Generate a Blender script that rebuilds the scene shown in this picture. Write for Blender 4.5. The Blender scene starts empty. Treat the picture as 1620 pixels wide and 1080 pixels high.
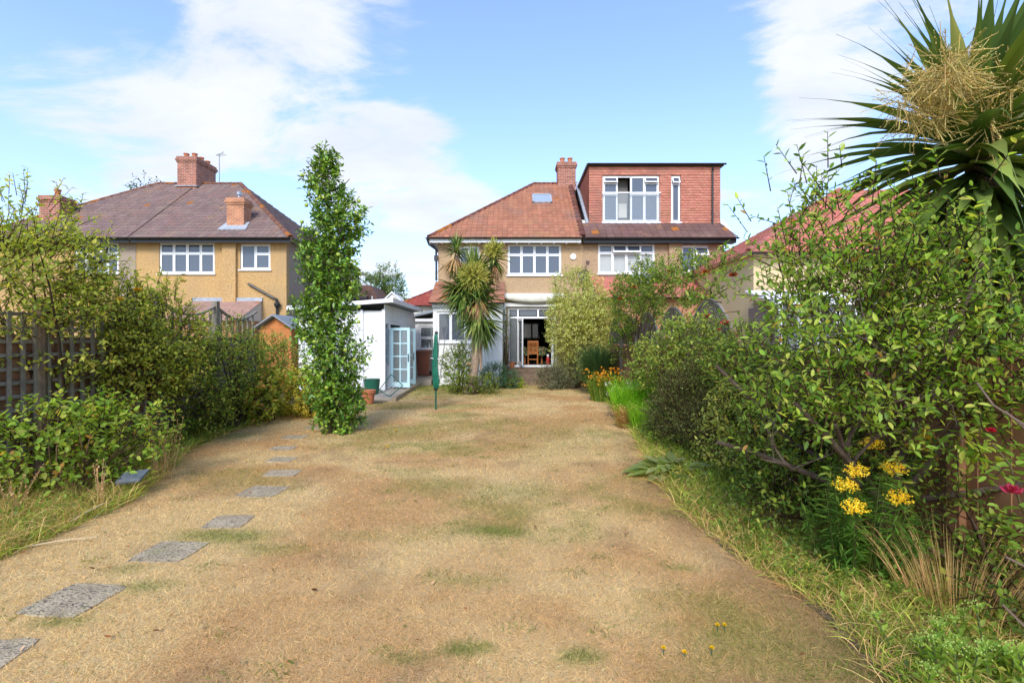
import bpy, math, random
import numpy as np
from mathutils import Vector, Matrix
R = math.radians
random.seed(7)
rng = np.random.default_rng(11)
scene = bpy.context.scene
C = scene.collection

# ------------------------------------------------------------------ camera
CAMH, F = 1.65, 780.0
cam_d = bpy.data.cameras.new('camera'); cam = bpy.data.objects.new('camera', cam_d); C.objects.link(cam)
cam.location = (0, 0, CAMH); cam.rotation_euler = (R(90), 0, 0)
cam_d.sensor_width = 36; cam_d.lens = 36 * F / 1620; cam_d.clip_start = .05; cam_d.clip_end = 1000
scene.camera = cam
# ------------------------------------------------------------------ sky
SUN = Vector((-.12, -.78, .60)).normalized()
world = bpy.data.worlds.new('World'); scene.world = world; world.use_nodes = True
wn = world.node_tree; wn.nodes.clear()
def N(nt, t, **kw):
    n = nt.nodes.new(t)
    for k, v in kw.items(): setattr(n, k, v)
    return n
def val(nt, op, a, b=None, c=None):
    n = N(nt, 'ShaderNodeMath', operation=op)
    for i, v in enumerate((a, b, c)):
        if v is None: continue
        if isinstance(v, (int, float)): n.inputs[i].default_value = v
        else: nt.links.new(v, n.inputs[i])
    return n.outputs[0]
sky = N(wn, 'ShaderNodeTexSky', sky_type='NISHITA'); sky.sun_disc = False
sky.sun_elevation = math.asin(SUN.z); sky.sun_rotation = math.atan2(SUN.x, SUN.y)
sky.air_density = 1.0; sky.dust_density = .6; sky.ozone_density = 2.0
tc = N(wn, 'ShaderNodeTexCoord'); sep = N(wn, 'ShaderNodeSeparateXYZ'); wn.links.new(tc.outputs['Generated'], sep.inputs[0])
zz = val(wn, 'ADD', val(wn, 'MAXIMUM', sep.outputs[2], 0.0), .22)
cmb = N(wn, 'ShaderNodeCombineXYZ')
wn.links.new(val(wn, 'DIVIDE', sep.outputs[0], zz), cmb.inputs[0]); wn.links.new(val(wn, 'DIVIDE', sep.outputs[1], zz), cmb.inputs[1])
def wnoise(scale, detail, rough, dist, off):
    mp = N(wn, 'ShaderNodeMapping'); mp.inputs['Location'].default_value = off; mp.inputs['Rotation'].default_value = (0, 0, .5); mp.inputs['Scale'].default_value = (1, 1.5, 1)
    wn.links.new(cmb.outputs[0], mp.inputs[0])
    n = N(wn, 'ShaderNodeTexNoise'); n.inputs['Scale'].default_value = scale; n.inputs['Detail'].default_value = detail
    n.inputs['Roughness'].default_value = rough; n.inputs['Distortion'].default_value = dist
    wn.links.new(mp.outputs[0], n.inputs['Vector']); return n.outputs[0]
n1 = wnoise(1.7, 10, .62, .6, (3.1, 1.7, 0)); n2 = wnoise(.55, 3, .5, .2, (8, 2, 0))
acc = val(wn, 'ADD', val(wn, 'MULTIPLY', n1, 3.0), val(wn, 'MULTIPLY', n2, .5))
BL = [(190,150,.20,.24),(330,110,.16,.24),(430,150,.18,.2),(470,40,.10,.26),(620,90,.13,.24),(680,90,.07,.16),(90,210,.18,.24),(560,210,.1,.16),(640,330,.22,.32),(760,290,.16,.28),
      (1260,120,.13,.2),(1330,90,.12,.22),(1420,30,.13,.24),(1280,200,.1,.12),(1200,240,.14,.26),(1050,260,.12,.22),(1230,330,.14,.2),(300,280,.25,.16),(660,420,.2,.2),
      (880,120,.24,-.34),(770,60,.14,-.26),(1010,90,.2,-.30),(1130,210,.1,-.2),(60,50,.18,-.36),(200,20,.08,-.3),(800,180,.13,-.24),(330,20,.1,-.22),(1560,120,.2,.1),(30,270,.1,-.16),(450,200,.06,-.1)]
for px, py, rad, amp in BL:
    d = Vector((px - 810, F, 540 - py)).normalized()
    vm = N(wn, 'ShaderNodeVectorMath', operation='DOT_PRODUCT'); wn.links.new(tc.outputs['Generated'], vm.inputs[0]); vm.inputs[1].default_value = d
    mr = N(wn, 'ShaderNodeMapRange', interpolation_type='SMOOTHSTEP'); wn.links.new(vm.outputs['Value'], mr.inputs[0])
    mr.inputs[1].default_value = math.cos(rad * 1.25); mr.inputs[2].default_value = 1; mr.inputs[3].default_value = 0; mr.inputs[4].default_value = amp*1.1
    acc = val(wn, 'ADD', acc, mr.outputs[0])
cf = N(wn, 'ShaderNodeMapRange', interpolation_type='SMOOTHSTEP'); wn.links.new(acc, cf.inputs[0])
cf.inputs[1].default_value = 1.93; cf.inputs[2].default_value = 2.5; cf.inputs[3].default_value = 0.0; cf.inputs[4].default_value = .95
hz = N(wn, 'ShaderNodeMapRange'); wn.links.new(sep.outputs[2], hz.inputs[0])        # pale air toward the horizon
hz.inputs[1].default_value = 0; hz.inputs[2].default_value = .45; hz.inputs[3].default_value = .5; hz.inputs[4].default_value = .12
mx0 = N(wn, 'ShaderNodeMixRGB'); wn.links.new(hz.outputs[0], mx0.inputs[0]); wn.links.new(sky.outputs[0], mx0.inputs[1]); mx0.inputs[2].default_value = (2.3, 2.72, 3.35, 1)
gain = N(wn, 'ShaderNodeMixRGB', blend_type='MULTIPLY'); gain.inputs[0].default_value = 1; wn.links.new(mx0.outputs[0], gain.inputs[1]); gain.inputs[2].default_value = (.86, .90, 1.0, 1)
mx = N(wn, 'ShaderNodeMixRGB'); wn.links.new(cf.outputs[0], mx.inputs[0]); wn.links.new(gain.outputs[0], mx.inputs[1]); n3 = wnoise(2.4, 6, .6, .3, (1.2, 6.3, 0)); cr2 = N(wn, 'ShaderNodeMixRGB'); wn.links.new(val(wn, 'MINIMUM', val(wn, 'MAXIMUM', val(wn, 'MULTIPLY_ADD', n3, 2.2, -.6), 0.0), 1.0), cr2.inputs[0]); cr2.inputs[1].default_value = (2.2, 2.4, 2.75, 1); cr2.inputs[2].default_value = (2.85, 2.9, 3.0, 1); wn.links.new(cr2.outputs[0], mx.inputs[2])
bg = N(wn, 'ShaderNodeBackground'); bg.inputs[1].default_value = .15; wn.links.new(mx.outputs[0], bg.inputs[0])
wo = N(wn, 'ShaderNodeOutputWorld'); wn.links.new(bg.outputs[0], wo.inputs[0])
# ------------------------------------------------------------------ sun, exposure
sd = bpy.data.lights.new('sun', 'SUN'); sd.energy = 1.5; sd.angle = R(22); sd.color = (1, .95, .87)
so = bpy.data.objects.new('sun', sd); C.objects.link(so); so.rotation_euler = SUN.to_track_quat('Z', 'Y').to_euler(); so.location = (-10, -10, 20)
scene.view_settings.view_transform = 'Standard'; scene.view_settings.look = 'None'
scene.view_settings.exposure = 1.28; scene.view_settings.gamma = 1; scene.view_settings.use_curve_mapping = False

# ------------------------------------------------------------------ helpers
def S(r, g, b, k=1.0):
    f = lambda c: ((c/255 + .055)/1.055)**2.4 if c > 10 else c/255/12.92
    return np.array([f(r)*k, f(g)*k, f(b)*k])
def W(px, py, Y): return ((px-810)*Y/F, Y, CAMH-(py-540)*Y/F)       # where a sight line meets the depth Y
ROOT = {}
def tag(o, label=None, cat=None, group=None, kind=None):
    for k, v in (('label', label), ('category', cat), ('group', group), ('kind', kind)):
        if v: o[k] = v
    return o
def thing(name, label, cat, loc=(0,0,0), group=None, kind=None):
    o = bpy.data.objects.new(name, None); C.objects.link(o); o.location = loc; o.empty_display_size = .2
    ROOT[o.name] = Vector(loc)
    return tag(o, label, cat, group, kind)
def link(name, me, mat, parent=None, kind=None, label=None):
    o = bpy.data.objects.new(name, me); C.objects.link(o)
    if mat and not me.materials: me.materials.append(mat)
    if parent:
        o.parent = parent
        if parent.name in ROOT: o.matrix_parent_inverse = Matrix.Translation(-ROOT[parent.name])
    tag(o, label=label, kind=kind)
    return o
class MB:
    def __init__(s): s.v = []; s.f = []
    def add(s, vs, fs):
        o = len(s.v); s.v += [tuple(v) for v in vs]; s.f += [tuple(i+o for i in f) for f in fs]; return s
    def box(s, x0, x1, y0, y1, z0, z1):
        return s.add([(x0,y0,z0),(x1,y0,z0),(x1,y1,z0),(x0,y1,z0),(x0,y0,z1),(x1,y0,z1),(x1,y1,z1),(x0,y1,z1)],
                     [(0,3,2,1),(4,5,6,7),(0,1,5,4),(1,2,6,5),(2,3,7,6),(3,0,4,7)])
    def bar(s, a, b, w, d, up=(0,0,1)):            # rectangular bar from a to b
        a, b = Vector(a), Vector(b); t = (b-a).normalized(); u = Vector(up)
        if abs(t.dot(u)) > .95: u = Vector((0,1,0))
        sd_ = t.cross(u).normalized(); u = sd_.cross(t)
        q = [sd_*w/2*i + u*d/2*j for i, j in ((-1,-1),(1,-1),(1,1),(-1,1))]
        return s.add([a+k for k in q]+[b+k for k in q], [(3,2,1,0),(4,5,6,7),(0,1,5,4),(1,2,6,5),(2,3,7,6),(3,0,4,7)])
    def tube(s, pts, rad, n=8, cap=True):
        pts = [Vector(p) for p in pts]
        if isinstance(rad, (int, float)): rad = [rad]*len(pts)
        vs, fs = [], []; prev = None
        for i, p in enumerate(pts):
            t = (pts[min(i+1, len(pts)-1)] - pts[max(i-1, 0)]).normalized()
            if prev is None: prev = t.orthogonal().normalized()
            a = (prev - t*prev.dot(t)).normalized(); b = t.cross(a); prev = a
            vs += [p + (a*math.cos(2*math.pi*k/n) + b*math.sin(2*math.pi*k/n))*rad[i] for k in range(n)]
        for i in range(len(pts)-1):
            fs += [(i*n+k, i*n+(k+1)%n, (i+1)*n+(k+1)%n, (i+1)*n+k) for k in range(n)]
        if cap: fs += [tuple(range(n))[::-1], tuple(range((len(pts)-1)*n, len(pts)*n))]
        return s.add(vs, fs)
    def lathe(s, prof, c, n=16):                   # prof: (radius, z)
        vs = [(c[0]+r*math.cos(2*math.pi*k/n), c[1]+r*math.sin(2*math.pi*k/n), c[2]+z) for r, z in prof for k in range(n)]
        fs = [(i*n+k, i*n+(k+1)%n, (i+1)*n+(k+1)%n, (i+1)*n+k) for i in range(len(prof)-1) for k in range(n)]
        fs += [tuple(range(n))[::-1], tuple(range((len(prof)-1)*n, len(prof)*n))]
        return s.add(vs, fs)
    def prism(s, poly, d):                         # planar polygon extruded by the vector d
        n = len(poly); d = Vector(d)
        return s.add([Vector(p) for p in poly]+[Vector(p)+d for p in poly],
                     [tuple(range(n))[::-1], tuple(range(n, 2*n))]+[(i, (i+1)%n, n+(i+1)%n, n+i) for i in range(n)])
    def mesh(s, name='m', smooth=False):
        me = bpy.data.meshes.new(name); me.from_pydata(s.v, [], s.f); me.update()
        if smooth: me.polygons.foreach_set('use_smooth', [True]*len(me.polygons))
        return me
    def build(s, name, mat, parent=None, kind=None, smooth=False, label=None):
        return link(name, s.mesh(name, smooth), mat, parent, kind, label)
def wall_holes(mb, x0, x1, z0, z1, y, t, holes):   # a wall in the XZ plane with real openings; front at y, back at y+t
    xs = sorted({x0, x1, *[h[0] for h in holes], *[h[1] for h in holes]}); zs = sorted({z0, z1, *[h[2] for h in holes], *[h[3] for h in holes]})
    inside = lambda a, b: any(h[0]-1e-6 <= a and a <= h[1]+1e-6 and h[2]-1e-6 <= b and b <= h[3]+1e-6 for h in holes)
    for i in range(len(xs)-1):
        for j in range(len(zs)-1):
            if inside((xs[i]+xs[i+1])/2, (zs[j]+zs[j+1])/2): continue
            a, b, c, d = xs[i], xs[i+1], zs[j], zs[j+1]
            mb.add([(a,y,c),(b,y,c),(b,y,d),(a,y,d)], [(0,1,2,3)]); mb.add([(a,y+t,c),(b,y+t,c),(b,y+t,d),(a,y+t,d)], [(3,2,1,0)])
    def ring(a, b, c, d): mb.add([(a,y,c),(b,y,c),(b,y,d),(a,y,d),(a,y+t,c),(b,y+t,c),(b,y+t,d),(a,y+t,d)], [(0,4,5,1),(1,5,6,2),(2,6,7,3),(3,7,4,0)])
    ring(x0, x1, z0, z1)
    for h in holes: ring(*h)
# numpy value noise
_H = rng.random((64, 64, 64)).astype(np.float32)
def vnoise(p):
    p = np.asarray(p, float); i = np.floor(p).astype(int); f = p - i; f = f*f*(3-2*f); out = 0
    for a in (0, 1):
        for b in (0, 1):
            for c in (0, 1):
                w = (f[:,0] if a else 1-f[:,0])*(f[:,1] if b else 1-f[:,1])*(f[:,2] if c else 1-f[:,2])
                out = out + w*_H[(i[:,0]+a) % 64, (i[:,1]+b) % 64, (i[:,2]+c) % 64]
    return out
def fbm(p, o=3): 
    p = np.asarray(p, float); return sum(vnoise(p*2**k + 7.3*k)*.5**k for k in range(o))/sum(.5**k for k in range(o))
def unit(a): return a/np.maximum(np.linalg.norm(a, axis=-1, keepdims=True), 1e-9)
class FB:                                          # collects many small faces with a colour of their own
    def __init__(s): s.V = []; s.Fc = []; s.T = []; s.n = 0
    def put(s, V, tris, tint):                     # V (n,k,3); tris (m,3) within one; tint (n,3) or (n,k,3)
        n, k, _ = V.shape
        if n == 0: return
        s.V.append(V.reshape(-1, 3)); s.Fc.append((np.arange(n)[:,None,None]*k + np.asarray(tris)[None] + s.n).reshape(-1, 3))
        s.T.append(np.repeat(tint, k, 0) if tint.ndim == 2 else tint.reshape(-1, 3)); s.n += n*k
    def leaves(s, pos, ax, nr, L, Wd, tint, rich=False, fold=.22, curl=.18):
        ax = unit(ax); sd_ = unit(np.cross(ax, nr)); nn = np.cross(sd_, ax); L = L[:,None]; Wd = Wd[:,None]/2
        at = lambda t, w, h: pos + ax*L*t + sd_*Wd*w + nn*(h*Wd - curl*L*t*t)
        if rich:
            V = np.stack([at(0,0,0), at(.3,-.9,fold), at(.3,0,-fold), at(.3,.9,fold), at(.65,-.85,fold), at(.65,0,-fold), at(.65,.85,fold), at(1,0,0)], 1)
            T = [(0,2,1),(0,3,2),(1,2,5),(1,5,4),(2,3,6),(2,6,5),(4,5,7),(5,6,7)]
        else:
            V = np.stack([at(0,0,0), at(.45,-1,fold), at(.45,0,-fold), at(.45,1,fold), at(1,0,0)], 1); T = [(0,2,1),(0,3,2),(1,2,4),(2,3,4)]
        s.put(V, T, tint)
    def blades(s, pos, ax, L, Wd, tint, droop=.3, seg=1, nr=None):   # grass blade: tapering ribbon
        ax = unit(ax); sd_ = unit(np.cross(ax, rng.normal(size=ax.shape)) if nr is None else np.cross(ax, nr)); L = L[:,None]; Wd = Wd[:,None]/2
        hor = ax*np.array([1,1,0]); pts = []
        for k in range(seg+1):
            t = k/seg; c = pos + ax*L*t + (hor*.6 - np.array([0,0,1]))*droop*L*t*t
            if k < seg: pts += [c - sd_*Wd*(1-t*.6), c + sd_*Wd*(1-t*.6)]
            else: pts.append(c)
        T = []
        for k in range(seg):
            a = 2*k
            T += [(a, a+1, a+2)] if k == seg-1 else [(a, a+1, a+3), (a, a+3, a+2)]
        s.put(np.stack(pts, 1), T, tint)
    def sticks(s, a, b, ra, rb, tint):             # three-sided twigs
        ax = unit(b-a); u = unit(np.cross(ax, np.array([.31,.17,.93]))); w = np.cross(ax, u); pts = []
        for P, r in ((a, ra), (b, rb)):
            for k in range(3): pts.append(P + (u*math.cos(k*2.0944)+w*math.sin(k*2.0944))*r[:,None])
        s.put(np.stack(pts, 1), [(0,1,4),(0,4,3),(1,2,5),(1,5,4),(2,0,3),(2,3,5)], tint)
    def mesh(s, name='m'):
        V = np.concatenate(s.V); Fc = np.concatenate(s.Fc); T = np.concatenate(s.T); me = bpy.data.meshes.new(name)
        me.vertices.add(len(V)); me.vertices.foreach_set('co', V.astype(np.float32).ravel())
        me.loops.add(len(Fc)*3); me.loops.foreach_set('vertex_index', Fc.astype(np.int32).ravel())
        me.polygons.add(len(Fc)); me.polygons.foreach_set('loop_start', np.arange(0, len(Fc)*3, 3, dtype=np.int32))
        a = me.attributes.new('tint', 'FLOAT_COLOR', 'POINT'); a.data.foreach_set('color', np.concatenate([np.clip(T,0,1), np.ones((len(T),1))], 1).astype(np.float32).ravel())
        me.update(calc_edges=True); return me
    def build(s, name, mat, parent=None, kind='stuff', label=None):
        if s.n: return link(name, s.mesh(name), mat, parent, kind, label)
def pal(n, cols, var=.18):                         # n leaf colours out of a palette of (colour, weight)
    c = np.array([x[0] for x in cols]); w = np.array([x[1] for x in cols], float); i = rng.choice(len(c), n, p=w/w.sum())
    return c[i]*(1+var*rng.normal(size=(n,1)))*(1+.05*rng.normal(size=(n,3)))

# ------------------------------------------------------------------ materials
def mat(name, col=(.5,.5,.5), rough=.6, spec=.4, noise=None, bump=None, metal=0, attr=False):
    """noise: (scale, colour2, lo, hi[, detail]) blends a second colour; bump: (scale, strength, distance)"""
    m = bpy.data.materials.new(name); m.use_nodes = True; nt = m.node_tree; b = nt.nodes['Principled BSDF']
    b.inputs['Roughness'].default_value = rough; b.inputs['Specular IOR Level'].default_value = spec; b.inputs['Metallic'].default_value = metal
    b.inputs['Base Color'].default_value = (*col, 1); src = None
    geo = N(nt, 'ShaderNodeNewGeometry')
    if attr:
        a = N(nt, 'ShaderNodeAttribute'); a.attribute_name = 'tint'; src = a.outputs['Color']
    for nz in (noise if isinstance(noise, list) else [noise] if noise else []):
        t = N(nt, 'ShaderNodeTexNoise'); t.inputs['Scale'].default_value = nz[0]; t.inputs['Detail'].default_value = nz[4] if len(nz) > 4 else 5
        nt.links.new(geo.outputs['Position'], t.inputs['Vector'])
        mr = N(nt, 'ShaderNodeMapRange'); mr.inputs[1].default_value = nz[2]; mr.inputs[2].default_value = nz[3]; nt.links.new(t.outputs[0], mr.inputs[0])
        mixn = N(nt, 'ShaderNodeMixRGB'); nt.links.new(mr.outputs[0], mixn.inputs[0])
        if src: nt.links.new(src, mixn.inputs[1])
        else: mixn.inputs[1].default_value = (*col, 1)
        mixn.inputs[2].default_value = (*nz[1], 1); src = mixn.outputs[0]
    if src: nt.links.new(src, b.inputs['Base Color'])
    if bump:
        t = N(nt, 'ShaderNodeTexNoise'); t.inputs['Scale'].default_value = bump[0]; t.inputs['Detail'].default_value = 4
        nt.links.new(geo.outputs['Position'], t.inputs['Vector']); bp = N(nt, 'ShaderNodeBump'); bp.inputs['Strength'].default_value = bump[1]; bp.inputs['Distance'].default_value = bump[2]
        nt.links.new(t.outputs[0], bp.inputs['Height']); nt.links.new(bp.outputs[0], b.inputs['Normal'])
    return m
def leafmat(name, trans=.35, rough=.5, spec=.35):
    m = mat(name, rough=rough, spec=spec, attr=True); nt = m.node_tree; b = nt.nodes['Principled BSDF']; out = nt.nodes['Material Output']
    a = next(n for n in nt.nodes if n.type == 'ATTRIBUTE')
    g = N(nt, 'ShaderNodeMixRGB', blend_type='MULTIPLY'); g.inputs[0].default_value = 1; nt.links.new(a.outputs['Color'], g.inputs[1]); g.inputs[2].default_value = (1.5, 1.45, .7, 1)
    t = N(nt, 'ShaderNodeBsdfTranslucent'); nt.links.new(g.outputs[0], t.inputs[0])
    mxs = N(nt, 'ShaderNodeMixShader'); mxs.inputs[0].default_value = trans
    nt.links.new(b.outputs[0], mxs.inputs[1]); nt.links.new(t.outputs[0], mxs.inputs[2]); nt.links.new(mxs.outputs[0], out.inputs[0])
    return m
def brickmat(name, c1, c2, mortar, sc=1.0):
    m = mat(name, rough=.85, spec=.2); nt = m.node_tree; b = nt.nodes['Principled BSDF']; geo = N(nt, 'ShaderNodeNewGeometry')
    sp = N(nt, 'ShaderNodeSeparateXYZ'); nt.links.new(geo.outputs['Position'], sp.inputs[0]); cb = N(nt, 'ShaderNodeCombineXYZ')
    nt.links.new(val(nt, 'ADD', sp.outputs[0], sp.outputs[1]), cb.inputs[0]); nt.links.new(sp.outputs[2], cb.inputs[1])
    t = N(nt, 'ShaderNodeTexBrick'); nt.links.new(cb.outputs[0], t.inputs['Vector']); t.inputs['Scale'].default_value = sc
    for k, v in (('Color1', c1), ('Color2', c2), ('Mortar', mortar)): t.inputs[k].default_value = (*v, 1)
    t.inputs['Brick Width'].default_value = .225; t.inputs['Row Height'].default_value = .075; t.inputs['Mortar Size'].default_value = .007; t.inputs['Bias'].default_value = -.1
    nz = N(nt, 'ShaderNodeTexNoise'); nz.inputs['Scale'].default_value = 3; nt.links.new(geo.outputs['Position'], nz.inputs['Vector'])
    mm = N(nt, 'ShaderNodeMixRGB', blend_type='MULTIPLY'); mm.inputs[0].default_value = .6; nt.links.new(t.outputs[0], mm.inputs[1]); nt.links.new(nz.outputs[0], mm.inputs[2])
    g2 = N(nt, 'ShaderNodeMixRGB', blend_type='MULTIPLY'); g2.inputs[0].default_value = 1; nt.links.new(mm.outputs[0], g2.inputs[1]); g2.inputs[2].default_value = (1.5,1.5,1.5,1)
    nt.links.new(g2.outputs[0], b.inputs['Base Color'])
    bp = N(nt, 'ShaderNodeBump'); bp.inputs['Strength'].default_value = .6; bp.inputs['Distance'].default_value = .01; nt.links.new(t.outputs['Fac'], bp.inputs['Height']); bp.invert = True
    nt.links.new(bp.outputs[0], b.inputs['Normal']); return m
def glassmat(name, tint, alpha):
    m = bpy.data.materials.new(name); m.use_nodes = True; nt = m.node_tree; out = nt.nodes['Material Output']; b = nt.nodes['Principled BSDF']
    b.inputs['Base Color'].default_value = (*tint, 1); b.inputs['Roughness'].default_value = .03; b.inputs['Specular IOR Level'].default_value = .6
    if alpha < 1:
        tr = N(nt, 'ShaderNodeBsdfTransparent'); ms = N(nt, 'ShaderNodeMixShader'); ms.inputs[0].default_value = alpha
        nt.links.new(tr.outputs[0], ms.inputs[1]); nt.links.new(b.outputs[0], ms.inputs[2]); nt.links.new(ms.outputs[0], out.inputs[0])
    return m
LEAF = leafmat('leaf_surface', .55); LEAFG = leafmat('glossy_leaf_surface', .25, .38, .5); SWORD = leafmat('sword_leaf_surface', .15, .42, .45)
GRASS = leafmat('grass_surface', .25, .8, .15); PETAL = leafmat('petal_surface', .3, .6, .2); BARKT = mat('twig_bark', rough=.85, spec=.15, attr=True)
TILE = mat('roof_tile_clay', rough=.75, spec=.25, attr=True, noise=[(1.3, (.36,.20,.09), .60, .85),(.9,(.20,.13,.11),.52,.9)], bump=(60, .3, .01))
WHITE = mat('white_upvc', (.78,.79,.80), .35, .4); WHITEW = mat('white_painted_wood', (.80,.81,.82), .5, .3, noise=(3, (.68,.69,.68), .5, .8), bump=(40,.15,.004))
WHITER = mat('white_painted_render', (.76,.76,.74), .8, .2, noise=(2.5, (.62,.61,.57), .5, .8), bump=(30,.3,.01))
DASH_TAN = mat('tan_pebbledash', (.50,.31,.125), .95, .1, noise=[(24,(.66,.46,.25),.5,.7,2),(15,(.28,.16,.07),.56,.72,2),(.8,(.40,.27,.15),.45,.8)], bump=(70,.9,.02))
DASH_BROWN = mat('brown_pebbledash', (.40,.27,.16), .95, .1, noise=[(24,(.56,.42,.29),.5,.7,2),(15,(.22,.14,.08),.56,.72,2),(.8,(.33,.23,.15),.45,.8)], bump=(70,.9,.02))
DASH_MID = mat('warm_pebbledash', (.46,.31,.175), .95, .1, noise=[(24,(.62,.46,.30),.5,.7,2),(15,(.26,.16,.085),.56,.72,2),(.8,(.38,.27,.165),.45,.8)], bump=(70,.9,.02))
DASH_GREY = mat('grey_pebbledash', (.33,.26,.20), .95, .1, noise=[(50,(.44,.36,.29),.5,.7,2)], bump=(70,.9,.02))
BLACK = mat('black_gutter_plastic', (.02,.02,.022), .4, .4); LEAD = mat('lead_flashing', (.30,.33,.37), .55, .4, noise=(6,(.42,.45,.48),.4,.7))
BRICK = brickmat('red_chimney_brick', (.36,.12,.075), (.22,.075,.05), (.42,.36,.30)); BRICKO = brickmat('orange_brick', (.46,.19,.09), (.36,.13,.065), (.46,.36,.27))
BRICKD = brickmat('dark_brick', (.16,.08,.06), (.12,.06,.05), (.2,.16,.13))
POT = mat('terracotta', (.50,.17,.075), .75, .2, noise=(9,(.40,.15,.08),.4,.7), bump=(40,.2,.004))
PANE = glassmat('window_glass', (.085,.10,.13), 1); PANE_SKY = glassmat('skylight_glass', (.30,.36,.42), 1); CLEAR = glassmat('clear_glass', (.55,.62,.64), .16)  # window_glass: reflected sky and curtains partly put into its blue-grey colour
CLEAR2 = glassmat('frosted_balustrade_glass', (.5,.58,.62), .14)
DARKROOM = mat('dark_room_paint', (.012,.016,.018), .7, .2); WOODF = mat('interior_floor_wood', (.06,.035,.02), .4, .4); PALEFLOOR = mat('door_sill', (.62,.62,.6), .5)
BLUEP = mat('pale_blue_paint', (.52,.74,.80), .5, .35, noise=(6,(.46,.70,.77),.4,.7)); CURTAIN = mat('cream_curtain', (.62,.60,.54), .9, .1)
PINEW = mat('orange_chair_wood', (.48,.17,.04), .4, .4, noise=(20,(.36,.12,.03),.4,.7)); CLOTH = mat('patterned_tablecloth', (.05,.09,.03), .9, .1, noise=[(16,(.45,.42,.25),.52,.6,2),(11,(.35,.06,.05),.6,.66,2)])
GREENC = mat('green_dryer_cover', (.01,.13,.075), .5, .35, noise=(7,(.015,.19,.11),.4,.7), bump=(14,.5,.03)); GREENM = mat('green_metal', (.012,.10,.06), .4, .5); ALU = mat('grey_alloy', (.35,.37,.38), .35, .5, metal=.8)
BIN = mat('brown_bin_plastic', (.17,.055,.03), .45, .4, noise=(4,(.14,.05,.03),.4,.7)); RUBBER = mat('black_rubber', (.02,.02,.02), .6)
FENCEB = mat('brown_fence_wood', (.34,.17,.085), .8, .2, noise=[(3,(.17,.08,.045),.4,.7),(25,(.32,.16,.08),.55,.75)], bump=(45,.4,.006)); FENCEG = mat('weathered_grey_wood', (.27,.23,.18), .85, .2, noise=[(8,(.17,.145,.115),.4,.7)], bump=(50,.4,.006))
TRELG = mat('grey_trellis_wood', (.24,.215,.175), .85, .2, noise=(10,(.16,.14,.12),.4,.7), bump=(50,.3,.005)); CONC = mat('pitted_concrete', (.50,.40,.27), 1, .02, noise=[(6,(.38,.30,.20),.42,.62),(35,(.19,.15,.115),.56,.66,2),(4,(.36,.33,.17),.56,.75)], bump=(60,1,.02))
CONCP = mat('paving_concrete', (.36,.31,.25), .9, .2, noise=[(5,(.26,.225,.19),.4,.7),(50,(.44,.38,.3),.55,.75)], bump=(60,.4,.006)); SLEEPER = mat('weathered_sleeper', (.22,.15,.10), .85, .2, noise=(9,(.13,.09,.065),.4,.7), bump=(40,.5,.008))
SLATE = mat('blue_grey_slate', (.10,.12,.14), .85, .15, noise=(12,(.15,.165,.18),.45,.7)); SOIL = mat('dry_soil', (.20,.145,.09), .95, .1, noise=[(4,(.30,.22,.125),.4,.7),(30,(.11,.08,.055),.5,.72)], bump=(25,1,.04))
LAWN = mat('dry_lawn_turf', rough=.95, spec=.08, attr=True, noise=[(60,(.26,.17,.08),.55,.8,3)], bump=(90,.6,.02)); GROUND = mat('far_dry_ground', (.32,.24,.12), .95, .1, noise=(.6,(.16,.17,.06),.4,.65), bump=(30,.6,.03))
AWN = mat('cream_awning_fabric', (.66,.64,.54), .9, .1, noise=(5,(.52,.50,.40),.45,.75)); SHEDW = mat('orange_shed_timber', (.50,.19,.06), .75, .2, noise=(6,(.40,.14,.05),.4,.7)); FELT = mat('grey_roof_felt', (.26,.29,.31), .9, .15)
VENT = mat('brown_vent', (.10,.06,.045), .7); RED = mat('red_enamel', (.42,.03,.03), .35, .5); BLINDM = mat('pale_blind', (.62,.62,.58), .8, .2); SOFFIT = mat('cream_soffit', (.60,.57,.50), .6)

# ------------------------------------------------------------------ ground, lawn, beds
MB().add([(-200,-60,-.03),(200,-60,-.03),(200,260,-.03),(-200,260,-.03)], [(0,1,2,3)]).build('ground', GROUND, kind='structure')
RE = [(-3,2.6),(1.2,1.7),(2.2,1.78),(3.0,1.90),(3.7,1.72),(4.4,1.66),(5.3,1.70),(6.4,1.80),(7.5,1.98),(9.2,2.22),(11.5,2.45),(14.3,2.72),(16.5,2.6),(17.2,1.4),(18.35,1.2)]    # (Y, X) of the lawn's right edge
LE = [(-3,-4.6),(2,-4.3),(3.8,-3.95),(5,-4.0),(6,-4.4),(7.6,-4.95),(9,-5.15),(10.7,-5.1),(12.4,-4.5),(13.2,-3.42),(15,-3.45),(18.35,-3.5)]
ex = lambda y, T: np.interp(y, [t[0] for t in T], [t[1] for t in T])
def gp(px, py): Y = F*CAMH/(py-540); return ((px-810)*Y/F, Y)
PATCH = [(790,842,.30,.15,.8),(740,842,.2,.1,.5),(820,780,.5,.35,.35),(690,770,.5,.25,.4),(745,1030,.25,.1,.7),(640,1045,.2,.08,.5),(920,1040,.2,.09,.75),(350,850,.5,.18,.6),(230,930,.3,.12,.5),(200,905,.2,.1,.5),(600,690,.5,.4,.3),
         (880,840,.15,.08,.4),(1000,760,.3,.3,.25),(690,680,.4,.5,.25),(420,870,.35,.14,.35),(100,985,.3,.1,.5),(1080,900,.15,.06,.5),(1060,990,.1,.05,.6),(560,850,.4,.14,.2),(740,920,.3,.1,.35),(400,760,.4,.35,.3),(640,612,1.2,.9,.75),(870,690,.6,.9,.2)]
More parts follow.
